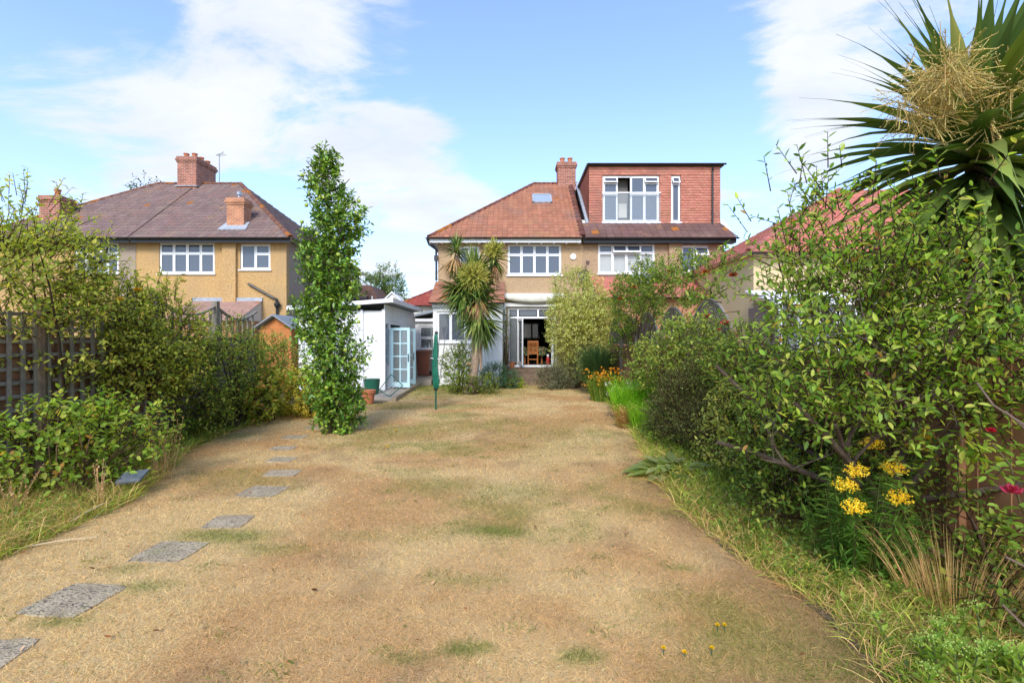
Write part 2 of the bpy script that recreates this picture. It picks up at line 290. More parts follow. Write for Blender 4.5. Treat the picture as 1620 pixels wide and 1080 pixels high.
STONES = [(-50,1052,.46,.46,6),(118,951,.46,.44,-6),(268,876,.46,.42,-3),(362,828,.40,.36,4),(416,780,.48,.44,-5),(447,751,.45,.34,3),(446,729,.40,.32,-4),(448,710,.40,.34,5),(467,692,.44,.36,2),(497,678,.44,.36,-3)]
STRAW = S(228,194,138,.88); STRAWD = S(214,170,116,.85); GRN = S(142,152,66,.8); GRND = S(120,138,56,.75)
def lawncol(xy):
    p = np.concatenate([xy, np.zeros((len(xy),1))], 1)
    a = fbm(p*1.3+5, 4); b = fbm(p*np.array([3.2,3.2,1])+31, 3); g = fbm(p*.8+57, 4)
    t = np.clip((a-.36)/.3, 0, 1)[:,None]; c = STRAW*(1-t)+STRAWD*t
    gm = np.clip((g+.35*b-.72)/.22, 0, 1)*.42
    for px, py, rx, ry, am in PATCH:
        x, y = gp(px, py); ry = ry*y/4; rx = rx*y/4
        gm = np.maximum(gm, am*np.clip(1.25-np.sqrt(((xy[:,0]-x)/rx)**2+((xy[:,1]-y)/ry)**2)+.9*(b-.5), 0, 1))
    c = c*(1-gm[:,None]) + GRN*gm[:,None]
    bare = np.clip((fbm(p*2.1+91, 3)-.66)/.1, 0, 1)[:,None]*.3
    edge = np.clip(1-(ex(xy[:,1], RE)-xy[:,0])/.5, 0, 1)[:,None]*np.clip((b-.42)/.2,0,1)[:,None]*.6
    return c*(1-np.maximum(bare,edge)) + S(170,136,104,.62)*np.maximum(bare,edge), gm
ny, nx = 190, 80; V = []; ys = np.concatenate([np.linspace(-3, 8, 130), np.linspace(8.1, 18.4, 60)])
u = np.linspace(0, 1, nx); X = ex(ys, LE)[:,None]*(1-u)+ex(ys, RE)[:,None]*u; Yg = np.repeat(ys[:,None], nx, 1)
def lawnz(xy): return .012+.03*(fbm(np.c_[xy*1.1, np.zeros(len(xy))], 3)-.5)
xy = np.stack([X.ravel(), Yg.ravel()], 1); zl = lawnz(xy)
me = bpy.data.meshes.new('lawn'); me.from_pydata(np.c_[xy, zl].tolist(), [], [(i*nx+j, i*nx+j+1, (i+1)*nx+j+1, (i+1)*nx+j) for i in range(ny-1) for j in range(nx-1)])
at = me.attributes.new('tint', 'FLOAT_COLOR', 'POINT'); at.data.foreach_set('color', np.c_[lawncol(xy)[0]*.86, np.ones(len(xy))].astype(np.float32).ravel())
me.polygons.foreach_set('use_smooth', [True]*len(me.polygons)); link('lawn', me, LAWN, kind='structure')
def bed(name, T, xo):
    m = MB(); P = [(float(ex(y, T)), float(y)) for y in np.linspace(-3, 18.3, 70)]; n = len(P)
    m.v = [(x, y, .016+.01*math.sin(y*5)) for x, y in P] + [(xo, y, .03) for x, y in P]; m.f = [(i, i+1, n+i+1, n+i) if xo < 0 else (i, n+i, n+i+1, i+1) for i in range(n-1)]
    return m.build(name, SOIL, kind='structure')
bed('flower_bed', [(a, b-.03) for a, b in RE], 3.26); bed('flower_bed', [(a, b+.03) for a, b in LE], -7.2)
# path of sunken slabs
path = thing('stepping_stone_path', 'line of square concrete slabs sunk into the dry lawn', None, (-3.2, 5, 0), kind='structure')
for k, (px, py, w, d, a) in enumerate(STONES):
    w *= .88; d *= .88; x, y = gp(px, py); m = MB(); ca, sa = math.cos(R(a)), math.sin(R(a)); pts = []
    for i in range(24):
        t = i/24*2*math.pi; q = max(abs(math.cos(t)), abs(math.sin(t))); r = (1+.03*random.uniform(-1,1))/q
        if abs(abs(math.cos(t))-abs(math.sin(t))) < .2: r *= .95
        X_, Y_ = math.cos(t)*r*w/2, math.sin(t)*r*d/2; pts.append((x+X_*ca-Y_*sa, y+X_*sa+Y_*ca, -.03))
    m.prism(pts, (random.uniform(-.004,.004),0,float(max(lawnz(np.array([[x-.2,y],[x+.2,y],[x,y-.2],[x,y+.2]]))))+.036)).build('slab', CONC, path)
# lawn grass
fb = FB()
for y0, y1, dens, h, w in ((1.9,3.2,17000,.05,.0024),(3.2,5,9000,.048,.0032),(5,8,4200,.045,.0048),(8,12.5,1500,.042,.009),(12.5,18.3,500,.045,.014)):
    n = int(dens*(y1-y0)*6.5); y = rng.uniform(y0, y1, n); x = rng.uniform(-5.2, 2.8, n)
    k = (x > ex(y, LE)-.3*rng.random(n)**3) & (x < ex(y, RE)+.06+.25*rng.random(n)**3)  & (abs(x) < y*1.09+.3)
    for px, py, sw, sdp, a in STONES:
        sx, sy = gp(px, py); k &= ~((abs(x-sx) < sw*.42) & (abs(y-sy) < sdp*.38))
    x, y = x[k], y[k]; n = len(x); col, gm = lawncol(np.c_[x, y])
    col = col*(1+.30*rng.normal(size=(n,1)))*np.where(rng.random((n,1)) < .15, 1.35, 1.0)
    gsel = (rng.random(n) < gm*.8+.04)[:,None]; col = np.where(gsel, GRND*(1+.3*rng.normal(size=(n,1))), col)
    ax = np.c_[rng.normal(size=(n,2))*.85, np.ones(n)]
    fb.blades(np.c_[x, y, lawnz(np.c_[x, y])-.004], ax, h*rng.uniform(.5,1.5,n)*(1+.5*gm), np.full(n, w), np.abs(col), .35)
n = 2200; cx = rng.uniform(-4, 2, 60); cy = rng.uniform(2, 8, 60)**1.0; i = rng.integers(0, 60, n); x = cx[i]+rng.normal(size=n)*.06; y = cy[i]+rng.normal(size=n)*.05; k = (x > ex(y, LE)) & (x < ex(y, RE)); x, y = x[k], y[k]; n = len(x)   # green tufts
fb.blades(np.c_[x, y, lawnz(np.c_[x, y])-.004], np.c_[rng.normal(size=(n,2))*.7, np.ones(n)], rng.uniform(.04,.085,n), np.full(n,.004), np.abs(GRND*(1.1+.3*rng.normal(size=(n,1)))), .5, 2)
n = 260; y = rng.uniform(2, 11, n); x = rng.uniform(-4.4, 2.2, n); k = (x > ex(y, LE)) & (x < ex(y, RE)); x, y = x[k], y[k]; n = len(x)                                                       # fallen leaves
fb.leaves(np.c_[x, y, lawnz(np.c_[x, y])+.022], np.c_[rng.normal(size=(n,2)), .25*rng.normal(size=n)], np.c_[.4*rng.normal(size=(n,2)), np.ones(n)], rng.uniform(.02,.045,n), rng.uniform(.012,.022,n), np.abs(pal(n, [(S(190,110,60,.8),2),(S(150,96,60,.8),2),(S(206,176,130,.8),2),(S(120,120,60,.8),1)], .2)), True, curl=-.3)
tag(fb.build('lawn_grass', GRASS), 'short parched straw-coloured grass with green patches covering the lawn', 'grass')

# ------------------------------------------------------------------ building helpers
def roof_tiles(name, parent, O, U, Vv, poly_u, vmax, tw, th, cols, wave=.028, lip=.022, var=.14, lichen=.02, kind='stuff'):
    """courses of tiles on the plane O + u*U + v*Vv, u limited to poly_u(v)"""
    O, U, Vv = np.array(O, float), unit(np.array(U, float)), unit(np.array(Vv, float)); Nn = np.cross(U, Vv); Nn = Nn if Nn[2] >= 0 or abs(Nn[2]) < 1e-6 else -Nn
    if abs(Nn[2]) < 1e-6 and Nn[1] > .1: Nn = -Nn
    fb = FB(); prof = [(0,0.),(.5,.12),(.72,1.),(.98,0.)] if wave else [(0,0.),(.97,0.)]
    for r in range(int(vmax/th)+1):
        v0 = r*th; a, b = poly_u(v0); a2, b2 = poly_u(min(v0+th*1.05, vmax))
        if b-a < .02: continue
        n = int((b-a)/tw)+2; us = a - (.5*tw if (r % 2 and not wave) else 0) + np.arange(n)*tw; jit = rng.normal(size=n)*.004
        base = pal(n, cols, var); base = base*.4+.6*np.average([c[0] for c in cols], axis=0, weights=[c[1] for c in cols])*(1+.12*(fbm(np.c_[us*.9, np.full(n, v0*1.3), np.zeros(n)], 2)-.5))[:,None]; li = rng.random(n) < lichen; base[li] = S(196,120,50,.6)
        pts = []
        for (v, h0) in ((v0-.01, lip), (v0-.01, -.012), (min(v0+th*1.04, vmax), .004)):
            lo, hi = (a, b) if v <= v0 else (a2, b2)
            for q, hh in prof:
                uu = np.clip(us+q*tw, lo, hi); hgt = (h0 + (hh*wave if h0 > -.01 else 0)) + jit*(h0 > .01)
                pts.append(O + uu[:,None]*U + v*Vv + np.atleast_1d(hgt)[:,None]*Nn)
        m = len(prof); T = []
        for k in range(m-1):
            T += [(k, k+1, 2*m+k+1), (k, 2*m+k+1, 2*m+k), (m+k, m+k+1, k+1), (m+k, k+1, k)]
        fb.put(np.stack(pts, 1), T, np.abs(base))
    return fb.build(name, TILE, parent, kind)
def hip_tiles(name, parent, a, b, col, r=.11, lichen=.25):
    a, b = np.array(a, float), np.array(b, float); L = np.linalg.norm(b-a); n = int(L/.4); fb = FB(); ax = (b-a)/L; up = np.array([0,0,1.])-ax*ax[2]; up = unit(up); sd_ = np.cross(ax, up)
    for k in range(n):
        p0, p1 = a+ax*(k*L/n), a+ax*((k+1.06)*L/n); pts = []
        for P, rr in ((p0, r*1.06), (p1, r*.94)):
            for t in np.linspace(-.1, math.pi+.1, 7): pts.append((P+(sd_*math.cos(t)+up*(math.sin(t)*.8-.15))*rr)[None])
        c = np.array([col])*random.uniform(.8,1.2)
        if random.random() < lichen: c = S(200,120,45,.62)[None]
        T = [(i, i+1, 8+i) for i in range(6)] + [(i, 8+i, 7+i) for i in range(6)]
        fb.put(np.stack(pts, 1), T+[(0,i,i+1) for i in range(1,6)], c)
    return fb.build(name, TILE, parent, 'stuff')
def window(parent, x0, x1, z0, z1, y, lights, glass=None, name='window', sill=True, fw=.055, mat_=None, open_=(), tophung=()):
    """lights: rectangles in fractions (u0,u1,v0,v1) of the opening; each gets a sash ring and its own pane"""
    fr = MB(); W_, H_ = x1-x0, z1-z0; yf = y+.05; mt = mat_ or WHITE
    fr.box(x0, x1, yf, yf+.07, z0, z0+fw); fr.box(x0, x1, yf, yf+.07, z1-fw, z1); fr.box(x0, x0+fw, yf+.002, yf+.068, z0+fw, z1-fw); fr.box(x1-fw, x1, yf+.002, yf+.068, z0+fw, z1-fw)
    R_ = []
    for u0, u1, v0, v1 in lights:
        a, b, c, d = x0+fw*.7+(W_-1.4*fw)*u0, x0+fw*.7+(W_-1.4*fw)*u1, z0+fw*.7+(H_-1.4*fw)*v0, z0+fw*.7+(H_-1.4*fw)*v1; R_.append((a, b, c, d))
        e = .012; g = .05
        if (u0,u1,v0,v1) in tophung or (u0,u1,v0,v1) in open_: 
            fr.box(a, b, yf+.004, yf+.06, c, c+.02); fr.box(a, b, yf+.004, yf+.06, d-.02, d); fr.box(a, a+.02, yf+.006, yf+.058, c+.02, d-.02); fr.box(b-.02, b, yf+.006, yf+.058, c+.02, d-.02); continue
        fr.box(a+e, b-e, yf-.018, yf+.05, c+e, c+g); fr.box(a+e, b-e, yf-.018, yf+.05, d-g, d-e); fr.box(a+e, a+g, yf-.016, yf+.05, c+g, d-g); fr.box(b-g, b-e, yf-.016, yf+.05, c+g, d-g)
    for u in sorted({l[0] for l in lights}-{0}): # mullions
        a = x0+fw*.7+(W_-1.4*fw)*u; fr.box(a-.022, a+.022, yf+.01, yf+.06, z0+fw, z1-fw)
    for v in sorted({l[2] for l in lights}-{0}):
        for (u0,u1,v0,v1) in lights:
            if v0 == v: a, b = x0+fw*.7+(W_-1.4*fw)*u0, x0+fw*.7+(W_-1.4*fw)*u1; c = z0+fw*.7+(H_-1.4*fw)*v; fr.box(a, b, yf+.012, yf+.058, c-.022, c+.022)
    w = fr.build(name, mt, parent)
    for i, (l, (a, b, c, d)) in enumerate(zip(lights, R_)):
        if l in open_: continue
        if l in tophung:                            # fanlight pushed open at the bottom
            s_ = MB(); h = d-c; off = h*.55; f = lambda t: (yf-.02-off*(1-t))
            for (t0, t1, ua, ub) in ((0,.2,a,b),(.8,1,a,b),(.2,.8,a,a+.045),(.2,.8,b-.045,b)):
                s_.prism([(ua,f(t0),c+h*t0*.98),(ub,f(t0),c+h*t0*.98),(ub,f(t1),c+h*t1*.98),(ua,f(t1),c+h*t1*.98)], (0,.035,0))
            s_.build('fanlight_sash', mt, w)
            MB().prism([(a+.045,f(.2)+.01,c+h*.2),(b-.045,f(.2)+.01,c+h*.2),(b-.045,f(.8)+.01,c+h*.8),(a+.045,f(.8)+.01,c+h*.8)], (0,.012,0)).build('pane', PANE, w); 
            MB().box(a+.02,b-.02,yf+.05,yf+.06,c+.02,d-.02).build('pane', PANE, w); continue
        MB().box(a+.045, b-.045, yf+.012, yf+.022, c+.045, d-.045).build('pane', glass[i] if isinstance(glass, list) else glass or PANE, w)
    if sill: MB().box(x0-.05, x1+.05, y-.07, yf+.02, z0-.05, z0-.002).build('sill', mt, w)
    return w
def gutter(parent, x0, x1, y, z):
    m = MB(); pts = [(math.cos(t)*.06, math.sin(t)*.055) for t in np.linspace(math.pi, 2*math.pi, 7)]
    m.prism([(x0, y+a, z+b) for a, b in pts], (x1-x0, 0, 0)); return m.build('gutter', BLACK, parent)
def chimney(parent, x0, x1, y0, y1, z0, z1, brick, pots, name='chimney'):
    m = MB(); m.box(x0, x1, y0, y1, z0, z1-.28)
    for k, (o, a, b) in enumerate(((.035, .28, .20), (.07, .20, .10), (.03, .10, 0))): m.box(x0-o, x1+o, y0-o, y1+o, z1-a, z1-b)
    ch = m.build(name, brick, parent)
    for px_, py_, h in pots: MB().lathe([(.11,0),(.12,h*.15),(.10,h*.25),(.105,h*.8),(.13,h*.86),(.13,h),(.085,h),(.085,h*.8)], (px_, py_, z1-.01), 14).build('chimney_pot', POT, ch, smooth=False)
    return ch
L4 = [(0,.25,0,.66),(.25,.5,0,.66),(.5,.75,0,.66),(.75,1,0,.66),(0,.25,.66,1),(.25,.5,.66,1),(.5,.75,.66,1),(.75,1,.66,1)]

# ------------------------------------------------------------------ the house with patio doors
EZ, EY, SL = 5.78, 19.6, .80
RY = 24.0; RZ = EZ+SL*(RY-EY)
BROWNT = [(S(166,112,88,.88),5),(S(148,96,76,.88),3),(S(180,124,96,.88),3),(S(134,92,76,.88),1)]
GREYT = [(S(132,112,108,.82),5),(S(114,96,94,.82),4),(S(150,126,118,.82),3),(S(142,106,98,.82),2)]
REDT = [(S(208,140,120,1.0),5),(S(194,124,106,1.0),3),(S(218,152,130,1.0),3),(S(182,116,102,1.0),1)]
PINKT = [(S(196,116,100,.9),4),(S(178,102,90,.9),3),(S(206,132,112,.9),2)]
def hipped_half(h, xp, xe, tiles, side_tiles, wallm, ridge_col, back=28.4):
    """roof over one half of a pair: party line at xp, eaves corner at xe; returns ridge end"""
    s = 1 if xe > xp else -1; run = (RY-EY)*1.0; xr = xe - s*run
    m = MB(); P = lambda x, y, z: (x, y, z)
    A, B, Cc, D = P(xp,EY,EZ), P(xe,EY,EZ), P(xe,back,EZ), P(xp,back,EZ); E, G = P(xp,RY,RZ), P(xr,RY,RZ)
    m.add([A,B,Cc,D,E,G], [(0,1,5,4),(1,2,5),(2,3,4,5),(0,4,3),(0,3,2,1)] if s > 0 else [(1,0,4,5),(2,1,5),(3,2,5,4),(4,0,3),(3,0,1,2)])
    rf = m.build('roof', SOFFIT, h); Ls = math.hypot(RY-EY, RZ-EZ)
    if s < 0: roof_tiles('roof_tiles', rf, (0,EY-.05,EZ-.01), (1,0,0), (0,RY-EY,RZ-EZ), lambda v: (xe+(xr-xe)*v/Ls, xp), Ls, .21, .27, tiles, var=.06, lichen=.004, lip=.034)
    else: roof_tiles('roof_tiles', rf, (0,EY-.05,EZ-.01), (1,0,0), (0,RY-EY,RZ-EZ), lambda v: (xp, xe+(xr-xe)*v/Ls), Ls, .21, .27, tiles, var=.06, lichen=.004, lip=.034)
    # side hip slope
    dy = back-EY
    roof_tiles('roof_tiles', rf, (xe, EY, EZ), (0,1,0), (xr-xe,0,RZ-EZ), lambda v: (v/Ls*run, dy-v/Ls*(back-RY)), Ls, .21, .27, side_tiles, var=.06, lichen=.004, lip=.034)
    hip_tiles('hip_tiles', rf, (xe, EY, EZ+.03), (xr, RY, RZ+.03), ridge_col); hip_tiles('ridge_tiles', rf, (xr, RY, RZ+.02), (xp, RY, RZ+.02), ridge_col)
    gutter(h, min(xp,xe)-.02, max(xp,xe)+.02, EY-.10, EZ-.02)
    f = MB().box(min(xp,xe)+.03, max(xp,xe)-.03, EY+.0, EY+.03, EZ-.20, EZ-.012).build('fascia', BLACK if wallm is DASH_TAN else WHITE, h)
    g2 = MB(); pts = [(math.cos(t)*.06, math.sin(t)*.055) for t in np.linspace(math.pi, 2*math.pi, 7)]
    g2.prism([(xe+s*.06+a, EY-.1, EZ-.02+b) for a, b in pts], (0, back-EY+.1, 0)).build('gutter', BLACK, h)
    return xr
XP, XL, XRE = 2.86, -3.32, 8.95
h1 = thing('semi_detached_house', 'tan house with brown hipped roof, small rooflight and open patio doors', 'house', (0, 22, 0), 'semi-detached houses backing onto the gardens')
wl = MB(); win1, win2, door = (-.18,2.0,4.34,5.60), (-2.15,-1.32,4.62,5.52), (-.18,1.82,.62,3.02)
wall_holes(wl, -3.0, XP, 0, 5.74, 20.0, .25, [win1, win2, door])
wl.box(-3.0, -2.75, 20.25, 28, 0, 5.74); wl.box(-1.15, -.64, 19.86, 19.998, 3.9, 5.72)
fw_ = MB(); wall_holes(fw_, -3.0, XP, 0, 5.74, 28.0, .25, [(.45,1.55,1.78,2.72)]); wl.v, wl.f = wl.v, wl.f
wl.build('wall', DASH_MID, h1); fw_.build('front_wall', DASH_TAN, h1)
hipped_half(h1, XP-.08, XL, BROWNT, BROWNT, None, S(150,90,72,.6))
rm = MB()                                             # dining room behind the doors
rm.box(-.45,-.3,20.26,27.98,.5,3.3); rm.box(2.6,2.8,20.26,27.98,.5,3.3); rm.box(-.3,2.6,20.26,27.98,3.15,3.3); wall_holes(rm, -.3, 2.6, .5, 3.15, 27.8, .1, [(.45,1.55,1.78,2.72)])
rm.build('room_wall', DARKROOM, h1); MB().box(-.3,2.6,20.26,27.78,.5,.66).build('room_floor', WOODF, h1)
window(h1, *win1, 20.0, L4, glass=[PANE]*8); 
window(h1, *win2, 20.0, [(0,.5,0,1),(.5,1,0,.66),(.5,1,.66,1)])
window(h1, .45, 1.55, 1.78, 2.72, 27.9, [(0,.62,0,1),(.62,1,0,1)], glass=CLEAR, sill=False)
pf = MB(); y0 = 20.05                                 # patio door frame
pf.box(-.18,1.82,y0,y0+.09,2.94,3.02); pf.box(-.18,1.82,y0,y0+.09,2.58,2.66); pf.box(-.18,-.10,y0+.002,y0+.088,.70,2.94); pf.box(1.74,1.82,y0+.002,y0+.088,.70,2.94); pf.box(.20,.28,y0+.004,y0+.086,.70,2.94); pf.box(1.02,1.10,y0+.004,y0+.086,2.66,2.94); pf.box(1.60,1.66,y0+.004,y0+.086,.70,2.58)
pf.box(-.22,1.86,y0-.22,y0+.09,.62,.70)
pd = pf.build('patio_door', WHITE, h1)
for a, b in ((-.10,.20),(.28,1.02),(1.10,1.74)): MB().box(a+.03,b-.03,y0+.03,y0+.04,2.69,2.91).build('pane', PANE, pd)
MB().box(-.07,.17,y0+.03,y0+.04,.78,2.55).build('pane', CLEAR, pd)
def leaf(xh, dx, dy, parent, w=.68, hgt=(.73,2.56)):
    a = Vector((xh, y0-.02, 0)); t = Vector((dx, dy, 0)).normalized(); b = a+t*w; n_ = Vector((-t.y, t.x, 0))*.045; lf = MB(); z0, z1 = hgt
    pr = lambda p, q, c, d: lf.prism([(p.x,p.y,c),(q.x,q.y,c),(q.x,q.y,d),(p.x,p.y,d)], n_)
    pr(a, b, z0, z0+.12); pr(a, b, z1-.09, z1); pr(a, a+t*.085, z0+.12, z1-.09); pr(b-t*.085, b, z0+.12, z1-.09)
    o = lf.build('door_leaf', WHITE, parent); p, q = a+t*.085+n_*.4, b-t*.085+n_*.4
    MB().prism([(p.x,p.y,z0+.12),(q.x,q.y,z0+.12),(q.x,q.y,z1-.09),(p.x,p.y,z1-.09)], n_*.2).build('pane', CLEAR, o)
    e = b-t*.05; MB().bar((e.x,e.y-.05,1.62),(e.x-t.x*.14,e.y-t.y*.14-.05,1.62),.02,.02).build('handle', WHITE, o)
leaf(.22, .26, -.97, pd); leaf(1.66, -.10, -1, pd, .66)
aw = MB(); aw.box(-.3,2.1,19.80,19.995,3.46,3.58)      # rolled awning
aw.build('awning_case', WHITE, h1); an = MB(); n = 22
for k in range(n+1):
    t = k/n; x = -.28+2.36*t; sag = .10+.20*math.sin(math.pi*t)**.6
    an.v += [(x,19.74,3.47),(x,19.68,3.47-sag*.6),(x,19.80,3.47-sag),(x,19.97,3.42-sag*.55)]
    if k: an.f += [(4*k-4+i,4*k+i,4*k+i+1,4*k-3+i) for i in range(3)]
an.build('awning_fabric', AWN, h1, smooth=True)
MB().box(-.35,2.1,19.9,19.997,3.06,3.2).build('door_lintel', WHITER, h1)
# rear bay extension
EXW = [(-2.84,-1.16,1.62,2.78)]
xw = MB(); wall_holes(xw, -2.98, -.36, 0, 3.06, 18.6, .2, EXW); xw.box(-2.98,-2.78,18.8,19.998,0,3.06); xw.box(-.56,-.36,18.8,19.998,0,3.06); xw.build('extension_wall', WHITER, h1)
window(h1, *EXW[0], 18.6, [(0,.30,0,1),(.30,.65,0,1),(.65,1,0,1)], glass=[PANE,PANE,PANE])
MB().prism([(-3.06,18.42,3.12),(-3.06,19.997,3.12),(-3.06,19.997,4.06)], (2.76,0,0)).build('extension_roof', SOFFIT, h1)
roof_tiles('extension_roof_tiles', h1, (0,18.38,3.10), (1,0,0), (0,1.62,.97), lambda v: (-3.10,-.28), 1.88, .17, .11, BROWNT, wave=0, lip=.016)
gutter(h1, -3.1, -.28, 18.34, 3.10); MB().box(-3.0,-.34,18.5,18.58,2.94,3.06).build('extension_fascia', WHITE, h1)
MB().box(-.34,-.24,19.5,19.62,.02,3.05).build('wall_post', WHITER, h1)
chimney(h1, 2.2, 3.06, 23.7, 24.35, 8.9, 10.28, BRICK, [(2.45,24.0,.28),(2.82,24.0,.28)])
# rooflight on the slope
def on_roof(y): return EZ+SL*(y-EY)
yA, yB = 22.1, 22.85; nrm = Vector((0,-SL,1)).normalized(); rl = MB()
for a, b, ya, yb in ((.92,1.80,yA,yA+.07),(.92,1.80,yB-.07,yB),(.92,1.0,yA,yB),(1.72,1.80,yA,yB)):
    rl.prism([Vector((a,ya,on_roof(ya)))+nrm*.02, Vector((b,ya,on_roof(ya)))+nrm*.02, Vector((b,yb,on_roof(yb)))+nrm*.02, Vector((a,yb,on_roof(yb)))+nrm*.02], nrm*.11)
r_ = rl.build('rooflight', LEAD, h1); MB().prism([Vector((.99,yA+.06,on_roof(yA+.06)))+nrm*.08, Vector((1.73,yA+.06,on_roof(yA+.06)))+nrm*.08, Vector((1.73,yB-.06,on_roof(yB-.06)))+nrm*.08, Vector((.99,yB-.06,on_roof(yB-.06)))+nrm*.08], nrm*.02).build('pane', PANE_SKY, r_)
hip_tiles('verge_tiles', h1, (XP-.05,EY,EZ+.04), (XP-.05,23.75,on_roof(23.75)+.04), S(150,96,80,.6), .13, .12)
v_ = MB().lathe([(.09,0),(.12,.01),(.12,.05),(.05,.06)], (0,0,0), 16).mesh(); vo = link('wall_vent', v_, WHITE, h1); vo.location = (2.48,19.995,5.08); vo.rotation_euler = (R(90),0,0)
MB().box(2.96-.0,3.0,19.9,19.99,4.6,4.7).build('cable_clip', VENT, h1)
dish = MB(); dish.lathe([(.01,0),(.12,.02),(.22,.07),(.23,.075),(.12,.03),(.01,.01)], (0,0,0), 18); do = dish.build('satellite_dish', BLACK, h1); do.location = (3.05-.15,19.72,4.28); do.rotation_euler = (R(70),R(25),R(-40))
MB().tube([(2.9,19.99,4.2),(2.9,19.75,4.24),(3.1,19.55,4.42)], .015, 6).build('dish_arm', BLACK, h1)
dp = MB(); dp.tube([(-3.36,19.5,5.7),(-3.30,19.6,5.5),(-3.06,19.85,5.35),(-3.06,19.93,5.1),(-3.06,19.93,4.1)], .04, 8); dp.box(-3.14,-2.99,19.86,19.99,4.9,5.12); dp.build('downpipe', BLACK, h1)
for k in range(12): MB().box(-2.85+k*.5,-2.77+k*.5,19.66,19.99,5.58,5.66).build('eaves_bracket', WHITE, h1)
# side lean-to
lt = thing('side_lean_to', 'white side lean-to with a shelf of bottles behind its window', 'lean-to', (-3.6, 22, 0))
m = MB(); wall_holes(m, -4.35, -3.03, .2, 2.62, 21.2, .1, [(-4.0,-3.1,1.3,2.32)]); m.box(-4.35,-4.25,21.3,24,.2,2.62); m.box(-4.25,-3.03,23.9,24,.2,2.62); m.build('wall', WHITER, lt)
window(lt, -4.0,-3.1,1.3,2.32,21.2,[(0,1,0,.5),(0,1,.5,1)], glass=CLEAR, fw=.04)
MB().prism([(-4.5,21.05,2.64),(-3.02,21.05,2.98),(-3.02,21.05,3.08),(-4.5,21.05,2.74)], (0,3,0)).build('roof', FELT, lt); MB().box(-4.45,-3.03,21.06,21.18,2.50,2.62).build('fascia', WHITE, lt)
MB().box(-4.24,-3.04,21.6,21.9,1.74,1.77).build('shelf', WHITEW, lt); MB().box(-4.24,-3.04,23.5,23.55,.2,2.6).build('back_panel', DARKROOM, lt); MB().box(-4.24,-3.04,21.45,21.9,1.26,1.29).build('shelf', WHITEW, lt)
for k, (x, c, hh) in enumerate(((-3.9,POT,.12),(-3.78,WHITE,.2),(-3.62,WHITE,.3),(-3.5,PANE,.24),(-3.34,WHITE,.22))):
    b = MB().lathe([(.04,0),(.045,.02),(.045,hh*.6),(.02,hh*.78),(.02,hh),(.001,hh)], (x,21.6,1.292), 10).build('bottle', c)
    tag(b, ['squat terracotta jar', 'short white bottle', 'tallest white bottle', 'dark glass bottle', 'rightmost white bottle'][k]+' on the sill inside the lean-to window', 'bottle', 'bottles inside the lean-to window')
# ------------------------------------------------------------------ house with the tile-hung dormer
h2 = thing('semi_detached_house', 'brown house with a large red tile-hung box dormer', 'house', (6, 22, 0), 'semi-detached houses backing onto the gardens')
w1, w2 = (3.49,5.80,4.40,5.62), (6.86,7.98,4.47,5.55)
m = MB(); wall_holes(m, XP+.002, 8.6, 0, 5.74, 20.002, .25, [w1, w2]); m.box(8.35,8.6,20.26,28,0,5.74); m.box(6.33,6.84,19.86,20.0,3.9,5.74); m.box(XP+.01,8.34,27.75,28,0,5.74); m.build('wall', DASH_BROWN, h2)
TOPS = [(.25,.5,.70,1),(.5,.75,.70,1)]; LB = [(0,.25,0,.70),(.25,.5,0,.70),(.5,.75,0,.70),(.75,1,0,.70),(0,.25,.70,1)]+TOPS+[(.75,1,.70,1)]
w_ = window(h2, *w1, 20.0, LB, glass=[CLEAR]*4+[PANE]*4, tophung=TOPS)
for k in range(4):
    a = w1[0]+.1+k*.553; b_ = MB()
    for j in range(17): b_.box(a, a+.47, 20.16, 20.19, 4.48+j*.045, 4.513+j*.045)
    b_.build('blind', BLINDM, w_, kind='stuff')
MB().box(3.5,5.8,20.2,20.24,4.42,5.6).build('room_wall', CURTAIN, h2)
window(h2, *w2, 20.0, [(0,.5,0,1),(.5,1,0,.62),(.5,1,.62,1)], tophung=[(.5,1,.62,1)])
# roof: eaves strip, dormer box
DY = 20.55; st = MB(); st.prism([(XP+.03,EY,EZ-.03),(XP+.03,DY+.3,EZ-.03),(XP+.03,DY+.3,on_roof(DY+.3))], (XRE-XP-.03,0,0)); st.build('roof', SOFFIT, h2)
Ls = math.hypot(1, SL)*(DY-EY+.05); roof_tiles('roof_tiles', h2, (0,EY-.05,EZ-.01), (1,0,0), (0,1,SL), lambda v: (XP+.05, XRE-.25*v), Ls, .30, .30, [(S(140,104,96,.6),3),(S(120,90,84,.6),2)])
gutter(h2, XP-.02, XRE+.03, EY-.10, EZ-.02); MB().box(XP+.0,XRE-.02,EY+.02,EY+.05,EZ-.2,EZ-.03).build('fascia', BLACK, h2)
MB().box(XP-.0,XRE-.02,EY+.06,19.99,EZ-.2,EZ-.17).build('soffit', BLACK, h2)
MB().prism([(XRE-.02,EY,EZ-.03),(XRE-.02,28.4,EZ-.03),(8.7,28.4,6.3),(8.7,20.6,6.3)], (-.1,0,0)).build('gable_verge', SOFFIT, h2)
DX0, DX1, DZ0, DZ1 = 3.22, 8.66, 6.10, 8.92
d1, d2 = (3.78,6.14,6.62,8.56), (6.64,7.02,6.62,8.56)
m = MB(); wall_holes(m, DX0, DX1, DZ0, DZ1, DY+.02, .2, [d1, d2]); m.prism([(DX0,DY+.22,DZ0),(DX0,24.2,DZ1-.2),(DX0,24.2,DZ1),(DX0,DY+.22,DZ1)], (.15,0,0)); m.box(DX1-.2,DX1,DY+.23,27,5.7,DZ1); m.box(DX0,DX1,26.8,27,5.7,DZ1-.01)
